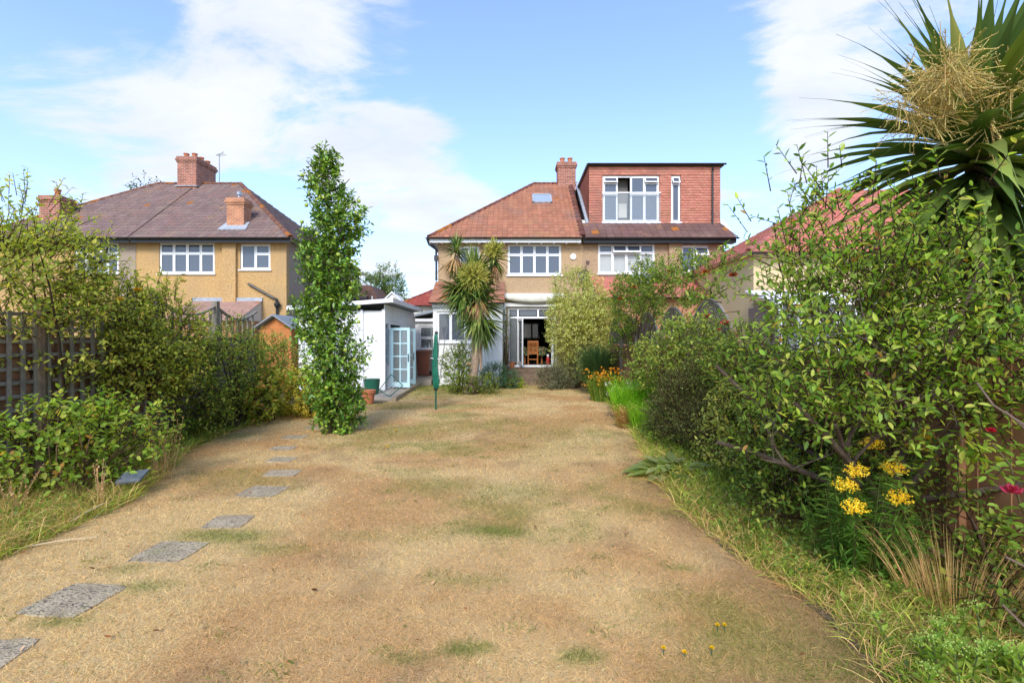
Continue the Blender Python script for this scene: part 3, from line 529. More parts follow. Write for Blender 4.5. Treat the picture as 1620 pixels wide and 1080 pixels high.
m.prism([(DX0,DY+.22,5.9),(DX0,26.8,5.9),(DX0,26.8,6.0),(DX0,DY+.22,6.0)], (5.2,0,0)); dm = m.build('dormer_wall', BRICK, h2)
# tile hanging, in strips round the window openings
def hang(a, b, z0, z1): roof_tiles('hung_tiles', dm, (0,DY-.005,z0), (1,0,0), (0,0,1), lambda v: (a, b), z1-z0, .165, .105, REDT, wave=0, lip=.02, var=.10, lichen=0)
hang(DX0-.015, DX1+.015, DZ0, 6.56); hang(DX0-.015, 3.76, 6.56+.004, 8.58); hang(6.16, 6.62, 6.564, 8.58); hang(7.04, DX1+.015, 6.564, 8.58); hang(DX0-.015, DX1+.015, 8.584, DZ1)
roof_tiles('hung_tiles', dm, (DX0-.02,DY,DZ0), (0,1,0), (0,0,1), lambda v: (max(0,(v+DZ0-on_roof(DY))/SL)*0, min(3.6, max(.05,(v+DZ0-on_roof(DY)+.1)/SL))), DZ1-DZ0, .165, .105, REDT, wave=0, lip=-.02, var=.10, lichen=0)
MB().prism([(DX0-.03,DY-.0,on_roof(DY)+.02),(DX0-.03,24.0,on_roof(24.0)+.02),(DX0-.03,24.0,on_roof(24.0)+.14),(DX0-.03,DY,on_roof(DY)+.14)], (-.12,0,0)).build('flashing', LEAD, h2)
rt = MB(); rt.box(DX0-.12,DX1+.12,DY-.14,27.1,DZ1+.002,DZ1+.10); rt.build('dormer_roof', BLACK, h2); gutter(h2, DX0-.1, DX1+.18, DY-.2, DZ1+.07)
MB().tube([(8.33,DY-.17,8.9),(8.33,DY-.08,8.72),(8.33,DY-.07,6.25),(8.33,DY-.2,6.05)], .04, 8).build('downpipe', BLACK, h2)
LD = [(0,.25,0,.60),(0,.25,.60,.86),(0,.25,.86,1),(.25,.5,0,1),(.5,.75,0,.6),(.5,.75,.6,1),(.75,1,0,.60),(.75,1,.60,.86),(.75,1,.86,1)]
dw = window(h2, *d1, DY, LD, tophung=[(0,.25,.86,1),(.75,1,.86,1)], open_=[(.25,.5,0,1)], fw=.07)
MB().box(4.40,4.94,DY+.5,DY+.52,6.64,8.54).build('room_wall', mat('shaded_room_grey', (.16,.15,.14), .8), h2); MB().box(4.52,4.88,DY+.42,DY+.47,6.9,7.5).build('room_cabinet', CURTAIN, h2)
MB().box(3.76,6.16,DY-.09,DY-.075,6.62,7.80).build('balustrade_glass', CLEAR2, h2); MB().box(3.74,6.18,DY-.11,DY-.055,7.80,7.84).build('balustrade_rail', WHITE, h2)
window(h2, *d2, DY, [(0,1,0,.84),(0,1,.84,1)], tophung=[(0,1,.84,1)], fw=.05)
for a, b in ((3.76,6.16),(6.62,7.04)): MB().box(a,b,DY-.06,DY-.03,6.42,6.56).build('sill_flashing', LEAD, h2)
MB().box(3.0,3.14,19.985,20.0,4.76,4.92).build('wall_vent', VENT, h2)
# ground-floor lean-to of that house
MB().prism([(3.15,18.0,3.28),(3.15,19.99,3.28),(3.15,19.99,4.28)], (6.3,0,0)).build('lean_to_roof', SOFFIT, h2); MB().box(3.3,9.3,18.2,20.0,0,3.27).build('lean_to_wall', BRICKO, h2)
roof_tiles('lean_to_tiles', h2, (0,17.95,3.26), (1,0,0), (0,2.03,1.02), lambda v: (3.12,9.5), 2.27, .17, .12, PINKT, wave=0, lip=.018)
gutter(h2, 3.1, 9.5, 17.9, 3.26)
for a in (4.75, 8.6): MB().prism([(a,18.9,3.86),(a+.7,18.9,3.86),(a+.7,19.6,4.22),(a,19.6,4.22)], (0,-.05,.09)).build('rooflight', PANE_SKY, h2)

# ------------------------------------------------------------------ the pair on the left
XM = -15.2
hA = thing('semi_detached_house', 'tan pebbledash house beside the white summerhouse with small orange brick chimney', 'house', (-12, 22, 0), 'semi-detached houses backing onto the gardens')
hB = thing('semi_detached_house', 'half-hidden far left house behind the tall rambling shrub', 'house', (-18, 22, 0), 'semi-detached houses backing onto the gardens')
wA1, wA2 = (-14.32,-12.06,4.40,5.66), (-11.03,-9.80,4.56,5.60)
m = MB(); wall_holes(m, XM+.002, -9.15, 0, 5.74, 20, .25, [wA1, wA2]); m.box(-11.68,-11.14,19.86,19.998,2.2,5.72); m.build('wall', DASH_TAN, hA)
MB().box(-9.4,-9.15,20.252,28,0,5.74).build('side_wall', DASH_GREY, hA)
window(hA, *wA1, 20, L4); window(hA, *wA2, 20, [(0,.5,0,1),(.5,1,0,.62),(.5,1,.62,1)])
hipped_half(hA, XM, -8.8, GREYT, GREYT, DASH_TAN, S(160,108,84,.6))
wB = (-17.75,-15.95,4.40,5.66); m = MB(); wall_holes(m, -21.2, XM-.002, 0, 5.74, 20, .25, [wB]); m.box(-21.2,-20.95,20.26,28,0,5.74); m.build('wall', DASH_TAN, hB)
MB().box(-15.93,-15.25,19.985,19.999,2.4,5.7).build('patched_render', DASH_GREY, hB); window(hB, *wB, 20, L4, tophung=[(.5,.75,.66,1)])
hipped_half(hB, XM, -21.6, GREYT, GREYT, DASH_TAN, S(160,108,84,.6))
c_ = chimney(hA, -15.92, -15.02, 23.45, 25.0, 8.7, 10.45, BRICK, [(x, y, .24) for x in (-15.68,-15.28) for y in (23.75,24.25,24.75)]); MB().box(-16.0,-14.94,23.38,25.06,9.02,9.06).build('chimney_flashing', LEAD, hA)
chimney(hA, -11.72, -11.02, 20.25, 20.85, 6.0, 7.55, BRICKO, [], 'chimney'); MB().prism([(-11.95,20.0,on_roof(20.0)+.06),(-10.8,20.0,on_roof(20.0)+.06),(-10.9,20.5,on_roof(20.5)+.07),(-11.85,20.5,on_roof(20.5)+.07)], (0,-.02,.04)).build('chimney_flashing', LEAD, hA)
MB().lathe([(.06,0),(.06,.18),(.10,.2),(.10,.32),(.02,.36)], (-11.37,20.55,7.54), 10).build('chimney_cowl', ALU, hA)
chimney(hB, -19.85, -19.0, 20.7, 21.4, 6.2, 7.78, BRICK, [(-19.35,21.0,.34)])
ar = MB(); ar.tube([(-14.6,24.6,9.2),(-14.6,24.6,11.0)], .018, 6); ar.tube([(-14.75,24.6,10.9),(-14.2,24.3,10.98)], .012, 5)
for k in range(5): ar.tube([(-14.7+k*.1,24.45-k*.04,10.92),(-14.62+k*.1,24.75-k*.04,10.92)], .008, 4)
ar.build('tv_aerial', ALU, hA)
MB().tube([(-10.65,19.9,3.98),(-9.65,19.9,3.42),(-9.5,19.9,3.36),(-9.46,19.9,2.0)], .05, 8).build('waste_pipe', BLACK, hA); MB().lathe([(.06,0),(.12,.12),(.12,.2),(.1,.2)], (-9.46,19.86,3.0), 10).build('hopper', BLACK, hA)
MB().prism([(-12.9,18.2,2.45),(-12.9,19.99,2.45),(-12.9,19.99,3.28)], (2.75,0,0)).build('lean_to_roof', SOFFIT, hA); roof_tiles('lean_to_tiles', hA, (0,18.15,2.43), (1,0,0), (0,1.82,.86), lambda v: (-12.95,-10.1), 2.0, .17, .12, [(S(176,140,124,.85),3),(S(160,124,112,.85),2)], wave=0, lip=.018)
MB().box(-12.95,-10.1,19.93,19.98,3.26,3.42).build('flashing', LEAD, hA); MB().box(-12.8,-10.2,18.4,19.99,0,2.44).build('lean_to_wall', BRICKO, hA)

# ------------------------------------------------------------------ more buildings behind
def small_hip(h, x0, x1, y0, y1, ze, zr, wallm, tiles, xr0, xr1, wz0=0):
    ym = (y0+y1)/2; m = MB(); m.add([(x0,y0,ze),(x1,y0,ze),(x1,y1,ze),(x0,y1,ze),(xr0,ym,zr),(xr1,ym,zr)], [(0,1,5,4),(1,2,5),(2,3,4,5),(3,0,4),(3,2,1,0)]); m.build('roof', SOFFIT, h)
    Ls = math.hypot(ym-y0, zr-ze); roof_tiles('roof_tiles', h, (0,y0-.04,ze), (1,0,0), (0,ym-y0,zr-ze), lambda v: (x0+(xr0-x0)*v/Ls, x1+(xr1-x1)*v/Ls), Ls, .3, .3, tiles)
    L2 = math.hypot(xr0-x0, zr-ze); roof_tiles('roof_tiles', h, (x0,y0,ze), (0,1,0), (xr0-x0,0,zr-ze), lambda v: ((ym-y0)*v/L2, (y1-y0)-(y1-ym)*v/L2), L2, .3, .3, tiles)
    hip_tiles('hip_tiles', h, (x0,y0,ze+.03), (xr0,ym,zr+.03), tiles[0][0]); hip_tiles('hip_tiles', h, (x1,y0,ze+.03), (xr1,ym,zr+.03), tiles[0][0])
    MB().box(x0+.3,x1-.3,y0+.3,y1-.3,wz0,ze-.01).build('wall', wallm, h); gutter(h, x0, x1, y0-.08, ze-.02)
b1 = thing('bungalow', 'red-roofed white bungalow seen beyond the side lean-to', 'bungalow', (-4, 33, 0))
small_hip(b1, -7.0, 2, 30, 36, 3.85, 5.75, WHITER, [(S(186,92,80,.62),4),(S(166,80,72,.62),3)], -3.6, -1)
MB().prism([(-7.9,29.2,3.3),(-6.3,29.2,3.3),(-6.3,29.2,3.75),(-7.1,29.2,4.55),(-7.9,29.2,3.75)], (0,2,0)).build('porch_gable', WHITER, b1)
for s in (-1,1): MB().prism([(-7.1,29.1,4.62),(-7.1+s*.95,29.1,3.68),(-7.1+s*.95,29.1,3.58),(-7.1,29.1,4.52)], (0,.12,0)).build('barge_board', WHITE, b1)
b2 = thing('brick_outbuilding', 'small dark brick building with brown roof rising behind the summerhouse', 'outbuilding', (-9, 30, 0))
MB().prism([(-10.2,30,0),(-8.2,30,0),(-8.2,30,4.4),(-8.6,30,5.05),(-10.2,30,5.05)], (0,3,0)).build('wall', BRICKD, b2); roof_tiles('roof_tiles', b2, (0,29.7,4.2), (1,0,0), (0,1.2,1.0), lambda v: (-10.5,-8.75), 1.5, .3, .25, GREYT)
MB().tube([(-8.5,29.95,0),(-8.5,29.95,4.4)], .05, 6).build('downpipe', WHITE, b2)
b3 = thing('neighbour_house', 'cream house with a pinkish hipped roof behind the crab apple tree', 'house', (13, 18, 0))
small_hip(b3, 7.0, 18.5, 14.6, 21, 4.3, 7.1, mat('cream_render', (.62,.48,.28), .9, .1, bump=(40,.4,.01)), PINKT, 11.8, 14.5)
MB().box(7.0,9.6,13.0,14.6,0,2.62).build('conservatory_wall', mat('grey_glass_wall', (.12,.13,.14), .2), b3)
MB().prism([(6.9,12.9,2.62),(9.7,12.9,2.62),(9.7,14.6,3.1),(6.9,14.6,3.1)], (0,0,.06)).build('conservatory_roof', WHITE, b3)
for k in range(6): MB().box(7.0+k*.5,7.10+k*.5,12.93,12.99,0,2.6).build('conservatory_post', WHITE, b3)
window(b3, 10.2, 11.6, 1.2, 2.5, 14.83, [(0,.5,0,1),(.5,1,0,1)])

# ------------------------------------------------------------------ summerhouse
sh = thing('summerhouse', 'white timber summerhouse with pale blue glazed doors standing open', 'summerhouse', (-5.3, 17.5, 0))
x0, x1, y0s, y1s = -6.7, -4.0, 15.5, 20.2
MB().box(x0,x1,y0s,y1s,.0,.12).build('base', CONCP, sh)
bd = MB().box(0,x1-x0-.1,0,.03,.002,.118).mesh('cladding_board')
for k in range(20):
    z = .14+k*.122
    if z+.12 > 2.62 : break
    o = link('cladding_board', bd, WHITEW, sh); o.location = (x0+.05, y0s+.01+random.uniform(-.002,.002), z)
bd2 = MB().box(-.03,0,0,1,.002,.118).mesh('side_board')
for k in range(22):
    z = .14+k*.122
    for ya, yb in (((y0s+.65, y0s+.72),(y0s+2.22, y1s-.02)) if z < 2.1 else ((y0s+.05, y1s-.02),)):
        o = link('cladding_board', bd2, WHITEW, sh); o.location = (x1-.01, ya, z); o.scale = (1, yb-ya, 1)
MB().box(x0,x0+.03,y0s+.05,y1s,.12,2.6).build('back_wall', WHITEW, sh); MB().box(x0+.03,x1-.04,y1s-.04,y1s,.12,2.7).build('end_wall', WHITEW, sh); MB().box(x0+.03,x1-.05,y0s+.05,y0s+.07,.12,2.62).build('inner_lining', CURTAIN, sh)
for x, y in ((x0,y0s-.02),(x1-.09,y0s-.02),(x1-.09,y0s+.60),(x1-.07,y1s-.08)): MB().box(x,x+.10,y,y+.1,.12,2.66).build('corner_post', WHITEW, sh)
MB().box(x0+1.95,x0+2.02,y0s-.05,y0s-.01,.12,2.64).build('downpipe', WHITE, sh); MB().box(x0+.1,x0+.17,y0s-.06,y0s-.01,.12,2.4).build('downpipe', WHITE, sh)
rf = [(x0-.25,2.62),(x1+.30,2.86),(x1+.30,2.98),(x0-.25,2.74)]
MB().prism([(x,y0s-.3,z) for x, z in rf], (0,.05,0)).build('fascia', WHITE, sh); MB().prism([(x,y0s-.25,z+.01) for x, z in rf], (0,y1s-y0s+.35,0)).build('roof', FELT, sh)
MB().prism([(x1+.302,y0s-.3,2.85),(x1+.302,y1s+.1,2.85),(x1+.302,y1s+.1,3.0),(x1+.302,y0s-.3,3.0)], (.03,0,0)).build('side_fascia', WHITE, sh)
def gdoor(parent, hx, hy, dx, dy, name='glazed_door', w=.72, z0=.16, z1=2.1):
    t = Vector((dx,dy,0)).normalized(); n_ = Vector((-t.y,t.x,0))*.045; a = Vector((hx,hy,0)); m = MB()
    pr = lambda u0,u1,c,d,k=1: m.prism([(*(a+t*u0+n_*(1-k)/2)[:2],c),(*(a+t*u1+n_*(1-k)/2)[:2],c),(*(a+t*u1+n_*(1-k)/2)[:2],d),(*(a+t*u0+n_*(1-k)/2)[:2],d)], n_*k)
    pr(0,.09,z0,z1); pr(w-.09,w,z0,z1); pr(.09,w-.09,z0,z0+.16,.96); pr(.09,w-.09,z1-.09,z1,.96); pr(w/2-.018,w/2+.018,z0+.16,z1-.09,.8)
    zs = np.linspace(z0+.16, z1-.09, 5)
    for z in zs[1:-1]: pr(.09,w-.09,z-.018,z+.018,.7)
    d = m.build(name, BLUEP, parent)
    for i in range(4):
        for u0, u1 in ((.09,w/2-.018),(w/2+.018,w-.09)):
            MB().prism([(*(a+t*u0+n_*.42)[:2],zs[i]+.018),(*(a+t*u1+n_*.42)[:2],zs[i]+.018),(*(a+t*u1+n_*.42)[:2],zs[i+1]-.018),(*(a+t*u0+n_*.42)[:2],zs[i+1]-.018)], n_*.15).build('pane', CLEAR, d)
    e = a+t*(w-.045); MB().bar((e.x,e.y-.03,1.0),(e.x,e.y-.03,1.25),.025,.03).build('handle', BLACK, d)
gdoor(sh, x1+.0, y0s+.72, .88, -.30); gdoor(sh, x1+.0, y0s+2.2, .72, -.5)
wdo = MB(); wdo.box(x1-.05,x1,y0s+.12,y0s+.6,.9,2.1); so_ = MB().box(x1-.035,x1-.0,y0s+.14,y0s+.58,.95,2.05).build('side_window', PANE, sh)
MB().box(x1-.3,x1-.28,y0s+.8,y0s+2.1,.2,2.1).build('curtain', CURTAIN, sh)
# paving beside the summerhouse and towards the house
m = MB(); m.prism([(-4.0,15.2,.0),(-3.28,13.6,0),(-3.42,17.2,0),(-3.5,18.4,0),(-4.0,18.4,0)], (0,0,.10)); m.prism([(-4.2,13.9,0),(-3.28,13.58,0),(-4.02,15.2,0),(-4.3,15.2,0)], (0,0,.098)); m.box(-4.0,-3.02,18.4,21.2,0,.22)
m.build('paving', CONCP, kind='structure')
kb = MB(); kb.prism([(-3.28,13.5,0),(-3.18,13.5,0),(-3.40,18.4,0),(-3.5,18.4,0)], (0,0,.125)); kb.build('kerb', CONC, kind='structure')
st_ = thing('garden_steps', 'three weathered timber steps leading up to the patio doors', 'steps', (.8,19,0))
for k, (ya, yb, z) in enumerate(((18.35,18.9,.2),(18.9,19.45,.42),(19.45,19.99,.6))): MB().box(-.25,1.95,ya,yb+(.0 if k == 2 else .02),0 if k == 0 else .02,z).build('step', SLEEPER, st_)

# ------------------------------------------------------------------ fences
def placed(name, me, mt, parent, loc, rz=0, sc=(1,1,1)):
    o = link(name, me, mt, parent); o.location = loc; o.rotation_euler = (0,0,rz); o.scale = sc; return o
FX = 3.28
rfence = thing('closeboard_fence', 'long brown closeboard fence topped with arched grey diamond trellis behind the right border', 'fence', (FX, 9, 0))
brd = MB().add([(-.012,0,0),(.012,0,0),(.004,.125,0),(-.008,.125,0),(-.012,0,1.5),(.012,0,1.5),(.004,.125,1.5),(-.008,.125,1.5)], [(0,3,2,1),(4,5,6,7),(0,1,5,4),(1,2,6,5),(2,3,7,6),(3,0,4,7)]).mesh('board')
FY0, PW = -.1, 1.85
for k in range(9):
    ya = FY0+k*PW
    for j in range(15): placed('board', brd, FENCEB, rfence, (FX+random.uniform(-.004,.004), ya+.06+j*.118, .05), 0, (1,1,random.uniform(.985,1.0)))
    MB().box(FX-.06,FX+.05,ya-.05,ya+.055,0,1.53 if k < 4 else 1.8).build('post', FENCEG if k > 4 else FENCEB, rfence)
    if k >= 4:
        t = MB(); L = PW-.1; n = 26
        top = lambda y: 1.78+.56*math.sin(math.pi*min(max(y/L,0),1))**.75
        fr = [(FX, ya+.05+L*i/n, top(L*i/n)) for i in range(n+1)]
        for i in range(n): t.bar(fr[i], fr[i+1], .035, .04, (1,0,0))
        t.box(FX-.015,FX+.02,ya+.05,ya+.05+L,1.56,1.60)
        for s in (-1,1):                              # diagonal laths
            for q in np.arange(-1.0, L+1.0, .085):
                pts = []
                for z in np.linspace(1.6, 2.36, 40):
                    y = q+s*(z-1.6)
                    if 0 <= y <= L and z <= top(y): pts.append((y, z))
                if len(pts) > 2: t.bar((FX+s*.006, ya+.05+pts[0][0], pts[0][1]), (FX+s*.006, ya+.05+pts[-1][0], pts[-1][1]), .010, .020, (1,0,0))
        t.build('trellis_panel', TRELG, rfence, kind='stuff')
lf = thing('trellis_fence', 'square grey wooden trellis with dark posts at the left edge', 'fence', (-5.35, 5.5, 0))
LFX = -5.4
for y in (3.7, 5.62, 7.4): MB().tube([(LFX+.02,y,0),(LFX,y+.01,1.2),(LFX+.01,y,2.1)], [.075,.065,.06], 9).build('post', SLEEPER, lf)
for z in np.arange(.45, 2.0, .15): MB().box(LFX-.012,LFX+.012,3.6,7.5,z-.02,z+.02).build('slat', FENCEG, lf)
for y in np.arange(3.62, 7.5, .15): MB().box(LFX+.013,LFX+.034,y-.02,y+.02,.35,1.98).build('slat', FENCEG, lf)
MB().box(LFX-.06,LFX-.03,3.5,7.5,.0,1.7).build('backing_panel', FENCEB, lf)
lp = thing('dipped_picket_fence', 'weathered fence panels with dipped open tops below the tan house', 'fence', (-5.7, 10, 0))
for k in range(2):
    ya = 7.6+k*1.85; xa, xb = -5.5-.18*k, -5.5-.18*(k+1); top = lambda t: 2.33-.22*math.sin(math.pi*t)
    MB().box(xa-.05,xa+.05,ya-.05,ya+.05,0,2.42).build('post', FENCEG, lp)
    for j in range(15):
        t = (j+.7)/15.4; x, y = xa+(xb-xa)*t, ya+1.85*t; MB().box(x-.01,x+.012,y-.055,y+.055,.05,1.72).build('board', FENCEG, lp)
        if j % 2: MB().box(x-.016,x+.016,y-.016,y+.016,1.72,top(t)).build('baluster', FENCEG, lp)
    m = MB()
    for j in range(12): a, b = j/12, (j+1)/12; m.bar((xa+(xb-xa)*a, ya+1.85*a, top(a)), (xa+(xb-xa)*b, ya+1.85*b, top(b)), .05, .035, (0,0,1))
    m.build('top_rail', FENCEG, lp)
sd2 = thing('timber_shed', 'orange timber shed with a grey felt roof at the left boundary', 'shed', (-8.2, 16.5, 0))
for k in range(14): MB().box(-8.3,-7.25,16.2-.01*(k % 2),16.23,.1+k*.14,.235+k*.14).build('board', SHEDW, sd2)
MB().prism([(-8.3,16.22,2.06),(-7.25,16.22,2.06),(-7.78,16.22,2.42)], (0,.03,0)).build('gable', SHEDW, sd2); MB().box(-7.28,-7.25,16.24,18.3,.1,2.06).build('side_wall', SHEDW, sd2)
for s in (-1,1): MB().prism([(-7.78,16.0,2.54),(-7.78+s*.66,16.0,2.09),(-7.78+s*.66,16.0,2.05),(-7.78,16.0,2.49)], (0,2.5,0)).build('roof_slope', FELT, sd2)

# ------------------------------------------------------------------ garden objects
rd = thing('rotary_dryer', 'folded rotary clothes dryer in a green cover standing on the lawn', 'clothes dryer', (-1.84, 11.9, 0))
X, Y = -1.84, 11.9
MB().tube([(X,Y,-.05),(X,Y,.55)], .022, 10).build('pole', GREENM, rd); MB().lathe([(.03,0),(.05,.02),(.05,.05),(.03,.06)], (X,Y,.47), 12).build('collar', RUBBER, rd)
cv = MB(); nn = 30; prof = [(.50,.035),(.55,.06),(.7,.068),(.9,.064),(1.15,.06),(1.4,.056),(1.6,.05),(1.78,.038),(1.85,.024)]
for z, r in prof:
    cv.v += [(X+.012*math.sin(z*4)+r*(1+.2*math.cos(5*a+z*2.2)+.1*math.sin(9*a-z*3))*math.cos(a), Y+r*(1+.2*math.cos(5*a+z*2.2))*math.sin(a), z) for a in np.linspace(0, 2*math.pi, nn, False)]
cv.f = [(i*nn+k, i*nn+(k+1)%nn, (i+1)*nn+(k+1)%nn, (i+1)*nn+k) for i in range(len(prof)-1) for k in range(nn)]+[tuple(range(nn))[::-1], tuple(range((len(prof)-1)*nn, len(prof)*nn))]
cv.build('cover', GREENC, rd, smooth=True)
for a, b, h in ((-.12,.02,2.0),(.10,-.03,2.0),(.26,.02,1.98),(-.03,.1,1.9)): MB().tube([(X+a*.3,Y+b,.62),(X+a,Y+b,h)], .011, 6).build('arm', ALU, rd)
MB().tube([(X-.13,Y-.02,1.25),(X+.11,Y-.04,1.22)], .008, 5).build('cord', WHITE, rd); MB().lathe([(.035,0),(.04,.03),(.02,.06)], (X+.02,Y,1.83), 10).build('cap', RUBBER, rd)
bn = thing('wheelie_bin', 'brown wheelie bin standing by the side lean-to', 'bin', (-3.66, 20.5, .22))
X, Y, Z = -3.66, 20.5, .22
b = MB(); b.add([(X-.22,Y-.24,Z+.05),(X+.22,Y-.24,Z+.05),(X+.22,Y+.2,Z+.05),(X-.22,Y+.2,Z+.05),(X-.28,Y-.32,Z+.98),(X+.28,Y-.32,Z+.98),(X+.28,Y+.34,Z+.98),(X-.28,Y+.34,Z+.98)], [(0,3,2,1),(4,5,6,7),(0,1,5,4),(1,2,6,5),(2,3,7,6),(3,0,4,7)])
b.box(X-.30,X+.30,Y-.34,Y+.36,Z+.94,Z+1.0); b.build('body', BIN, bn); MB().prism([(X-.31,Y-.37,Z+1.002),(X+.31,Y-.37,Z+1.002),(X+.31,Y+.36,Z+1.05),(X-.31,Y+.36,Z+1.05)], (0,0,.035)).build('lid', BIN, bn)
for s in (-1,1):
    w = MB().lathe([(.02,-.025),(.1,-.025),(.1,.025),(.02,.025)], (0,0,0), 14).build('wheel', RUBBER, bn); w.location = (X+s*.25, Y+.24, Z+.1); w.rotation_euler = (0,R(90),0)
MB().tube([(X-.25,Y+.38,Z+.96),(X+.25,Y+.38,Z+.96)], .015, 6).build('handle', BIN, bn)
fp = thing('flower_pot', 'terracotta flower pot on the lawn by the columnar apple tree', 'flower pot', (-3.78, 13.0, 0))
MB().lathe([(.11,.0),(.12,.01),(.165,.28),(.185,.28),(.19,.36),(.165,.36),(.15,.30),(.02,.30)], (-3.78,13.0,.01), 20).build('body', POT, fp); MB().lathe([(.14,.305),(.05,.33),(.001,.335)], (-3.78,13.0,.01), 12).build('soil', SOIL, fp)
wf = thing('wire_frame', 'tilted green wire plant frame leaning behind the flower pot', 'plant frame', (-3.7,13.9,.1))
q = [Vector((-3.75,13.9,.28)),Vector((-3.42,13.95,.72)),Vector((-3.1,14.0,.40)),Vector((-3.45,13.9,.10))]
for i in range(4): MB().tube([q[i],q[(i+1)%4]], .014, 6).build('rim', GREENM, wf)
m = MB()
for k in range(1,9): t=k/9; m.tube([q[0].lerp(q[1],t), q[3].lerp(q[2],t)], .004, 4)
for k in range(1,6): t=k/6; m.tube([q[0].lerp(q[3],t), q[1].lerp(q[2],t)], .004, 4)
m.build('mesh_wires', ALU, wf); 
gt = thing('garden_trug', 'dark green plastic tub against the white summerhouse wall', 'tub', (-4.15,14.6,.1)); MB().lathe([(.16,0),(.2,.02),(.24,.42),(.255,.44),(.23,.44),(.19,.05)], (-4.15,14.6,.10), 18).build('body', GREENM, gt)
sl = MB().prism([(0,0,0),(.3,.03,0),(.34,.26,.02),(.04,.24,.02)], (0,0,.03)).build('slate_slab', SLATE); sl.scale = (.75,.75,.75); sl.location = W(180,745,5.1)[:2]+(.16,); sl.rotation_euler = (R(20),R(-3),R(14)); tag(sl, 'blue-grey slab tilted in the weeds below the left shrubs', 'slab')
# dining furniture seen through the doors
ch = thing('dining_chair', 'orange wooden slat-back dining chair just inside the patio doors', 'chair', (.88,21.3,.66)); X, Y, Z = .90, 21.2, .662
for s in (-1,1):
    MB().bar((X+s*.2,Y,Z),(X+s*.21,Y-.05,Z+1.0),.04,.04,(0,1,0)).build('leg', PINEW, ch); MB().bar((X+s*.2,Y+.40,Z),(X+s*.2,Y+.40,Z+.44),.04,.04,(0,1,0)).build('leg', PINEW, ch)
MB().box(X-.22,X+.22,Y,Y+.44,Z+.44,Z+.48).build('seat', PINEW, ch); MB().box(X-.23,X+.23,Y-.07,Y-.04,Z+.92,Z+1.02).build('top_rail', PINEW, ch); MB().box(X-.2,X+.2,Y-.03,Y-.005,Z+.50,Z+.55).build('bottom_rail', PINEW, ch); MB().box(X-.18,X+.18,Y+.01,Y+.035,Z+.2,Z+.24).build('stretcher', PINEW, ch)
for k in range(6): MB().bar((X-.15+k*.06,Y-.016,Z+.55),(X-.15+k*.06,Y-.052,Z+.92),.03,.015,(0,1,0)).build('slat', PINEW, ch)
tb = thing('dining_table', 'dining table under a patterned cloth in the dark room', 'table', (.95,22.4,.66))
for sx in (-.38,.38):
    for sy in (-.5,.5): MB().box(.95+sx-.03,.95+sx+.03,22.5+sy-.03,22.5+sy+.03,.662,1.38).build('leg', PINEW, tb)
MB().box(.45,1.45,21.85,23.15,1.38,1.41).build('table_top', PINEW, tb)
tcl = MB(); n = 48; per = []
for i in range(n):
    t = 2*math.pi*i/n; q = max(abs(math.cos(t)), abs(math.sin(t))); per.append((.95+.56*math.cos(t)/q, 22.5+.72*math.sin(t)/q, i))
tcl.v = [(x,y,1.415) for x,y,i in per]+[(.95+(x-.95)*(1.03+.03*math.sin(i*1.9)),22.5+(y-22.5)*(1.03+.03*math.sin(i*1.9)),1.06+.04*math.sin(i*.9)) for x,y,i in per]; tcl.f = [tuple(range(n))]+[(i,(i+1)%n,n+(i+1)%n,n+i) for i in range(n)]
tag(tcl.build('tablecloth', CLOTH), 'patterned green and cream cloth draped over the dining table', 'tablecloth')
ex_ = thing('red_canister', 'red and white canister standing inside the right door jamb', 'canister', (1.5,20.6,.66)); MB().lathe([(.07,0),(.075,.02),(.075,.28),(.05,.34),(.03,.36)], (1.5,20.6,.662), 14).build('body', RED, ex_); MB().lathe([(.05,0),(.05,.08),(.03,.1)], (1.5,20.6,1.02), 12).build('cap', WHITE, ex_)
kp = thing('potted_plant', 'small pot standing beside the patio step', 'flower pot', (-.02,19.2,.6)); MB().lathe([(.08,0),(.12,.2),(.13,.2),(.12,.22),(.02,.2)], (.0,19.75,.605), 14).build('body', POT, kp)

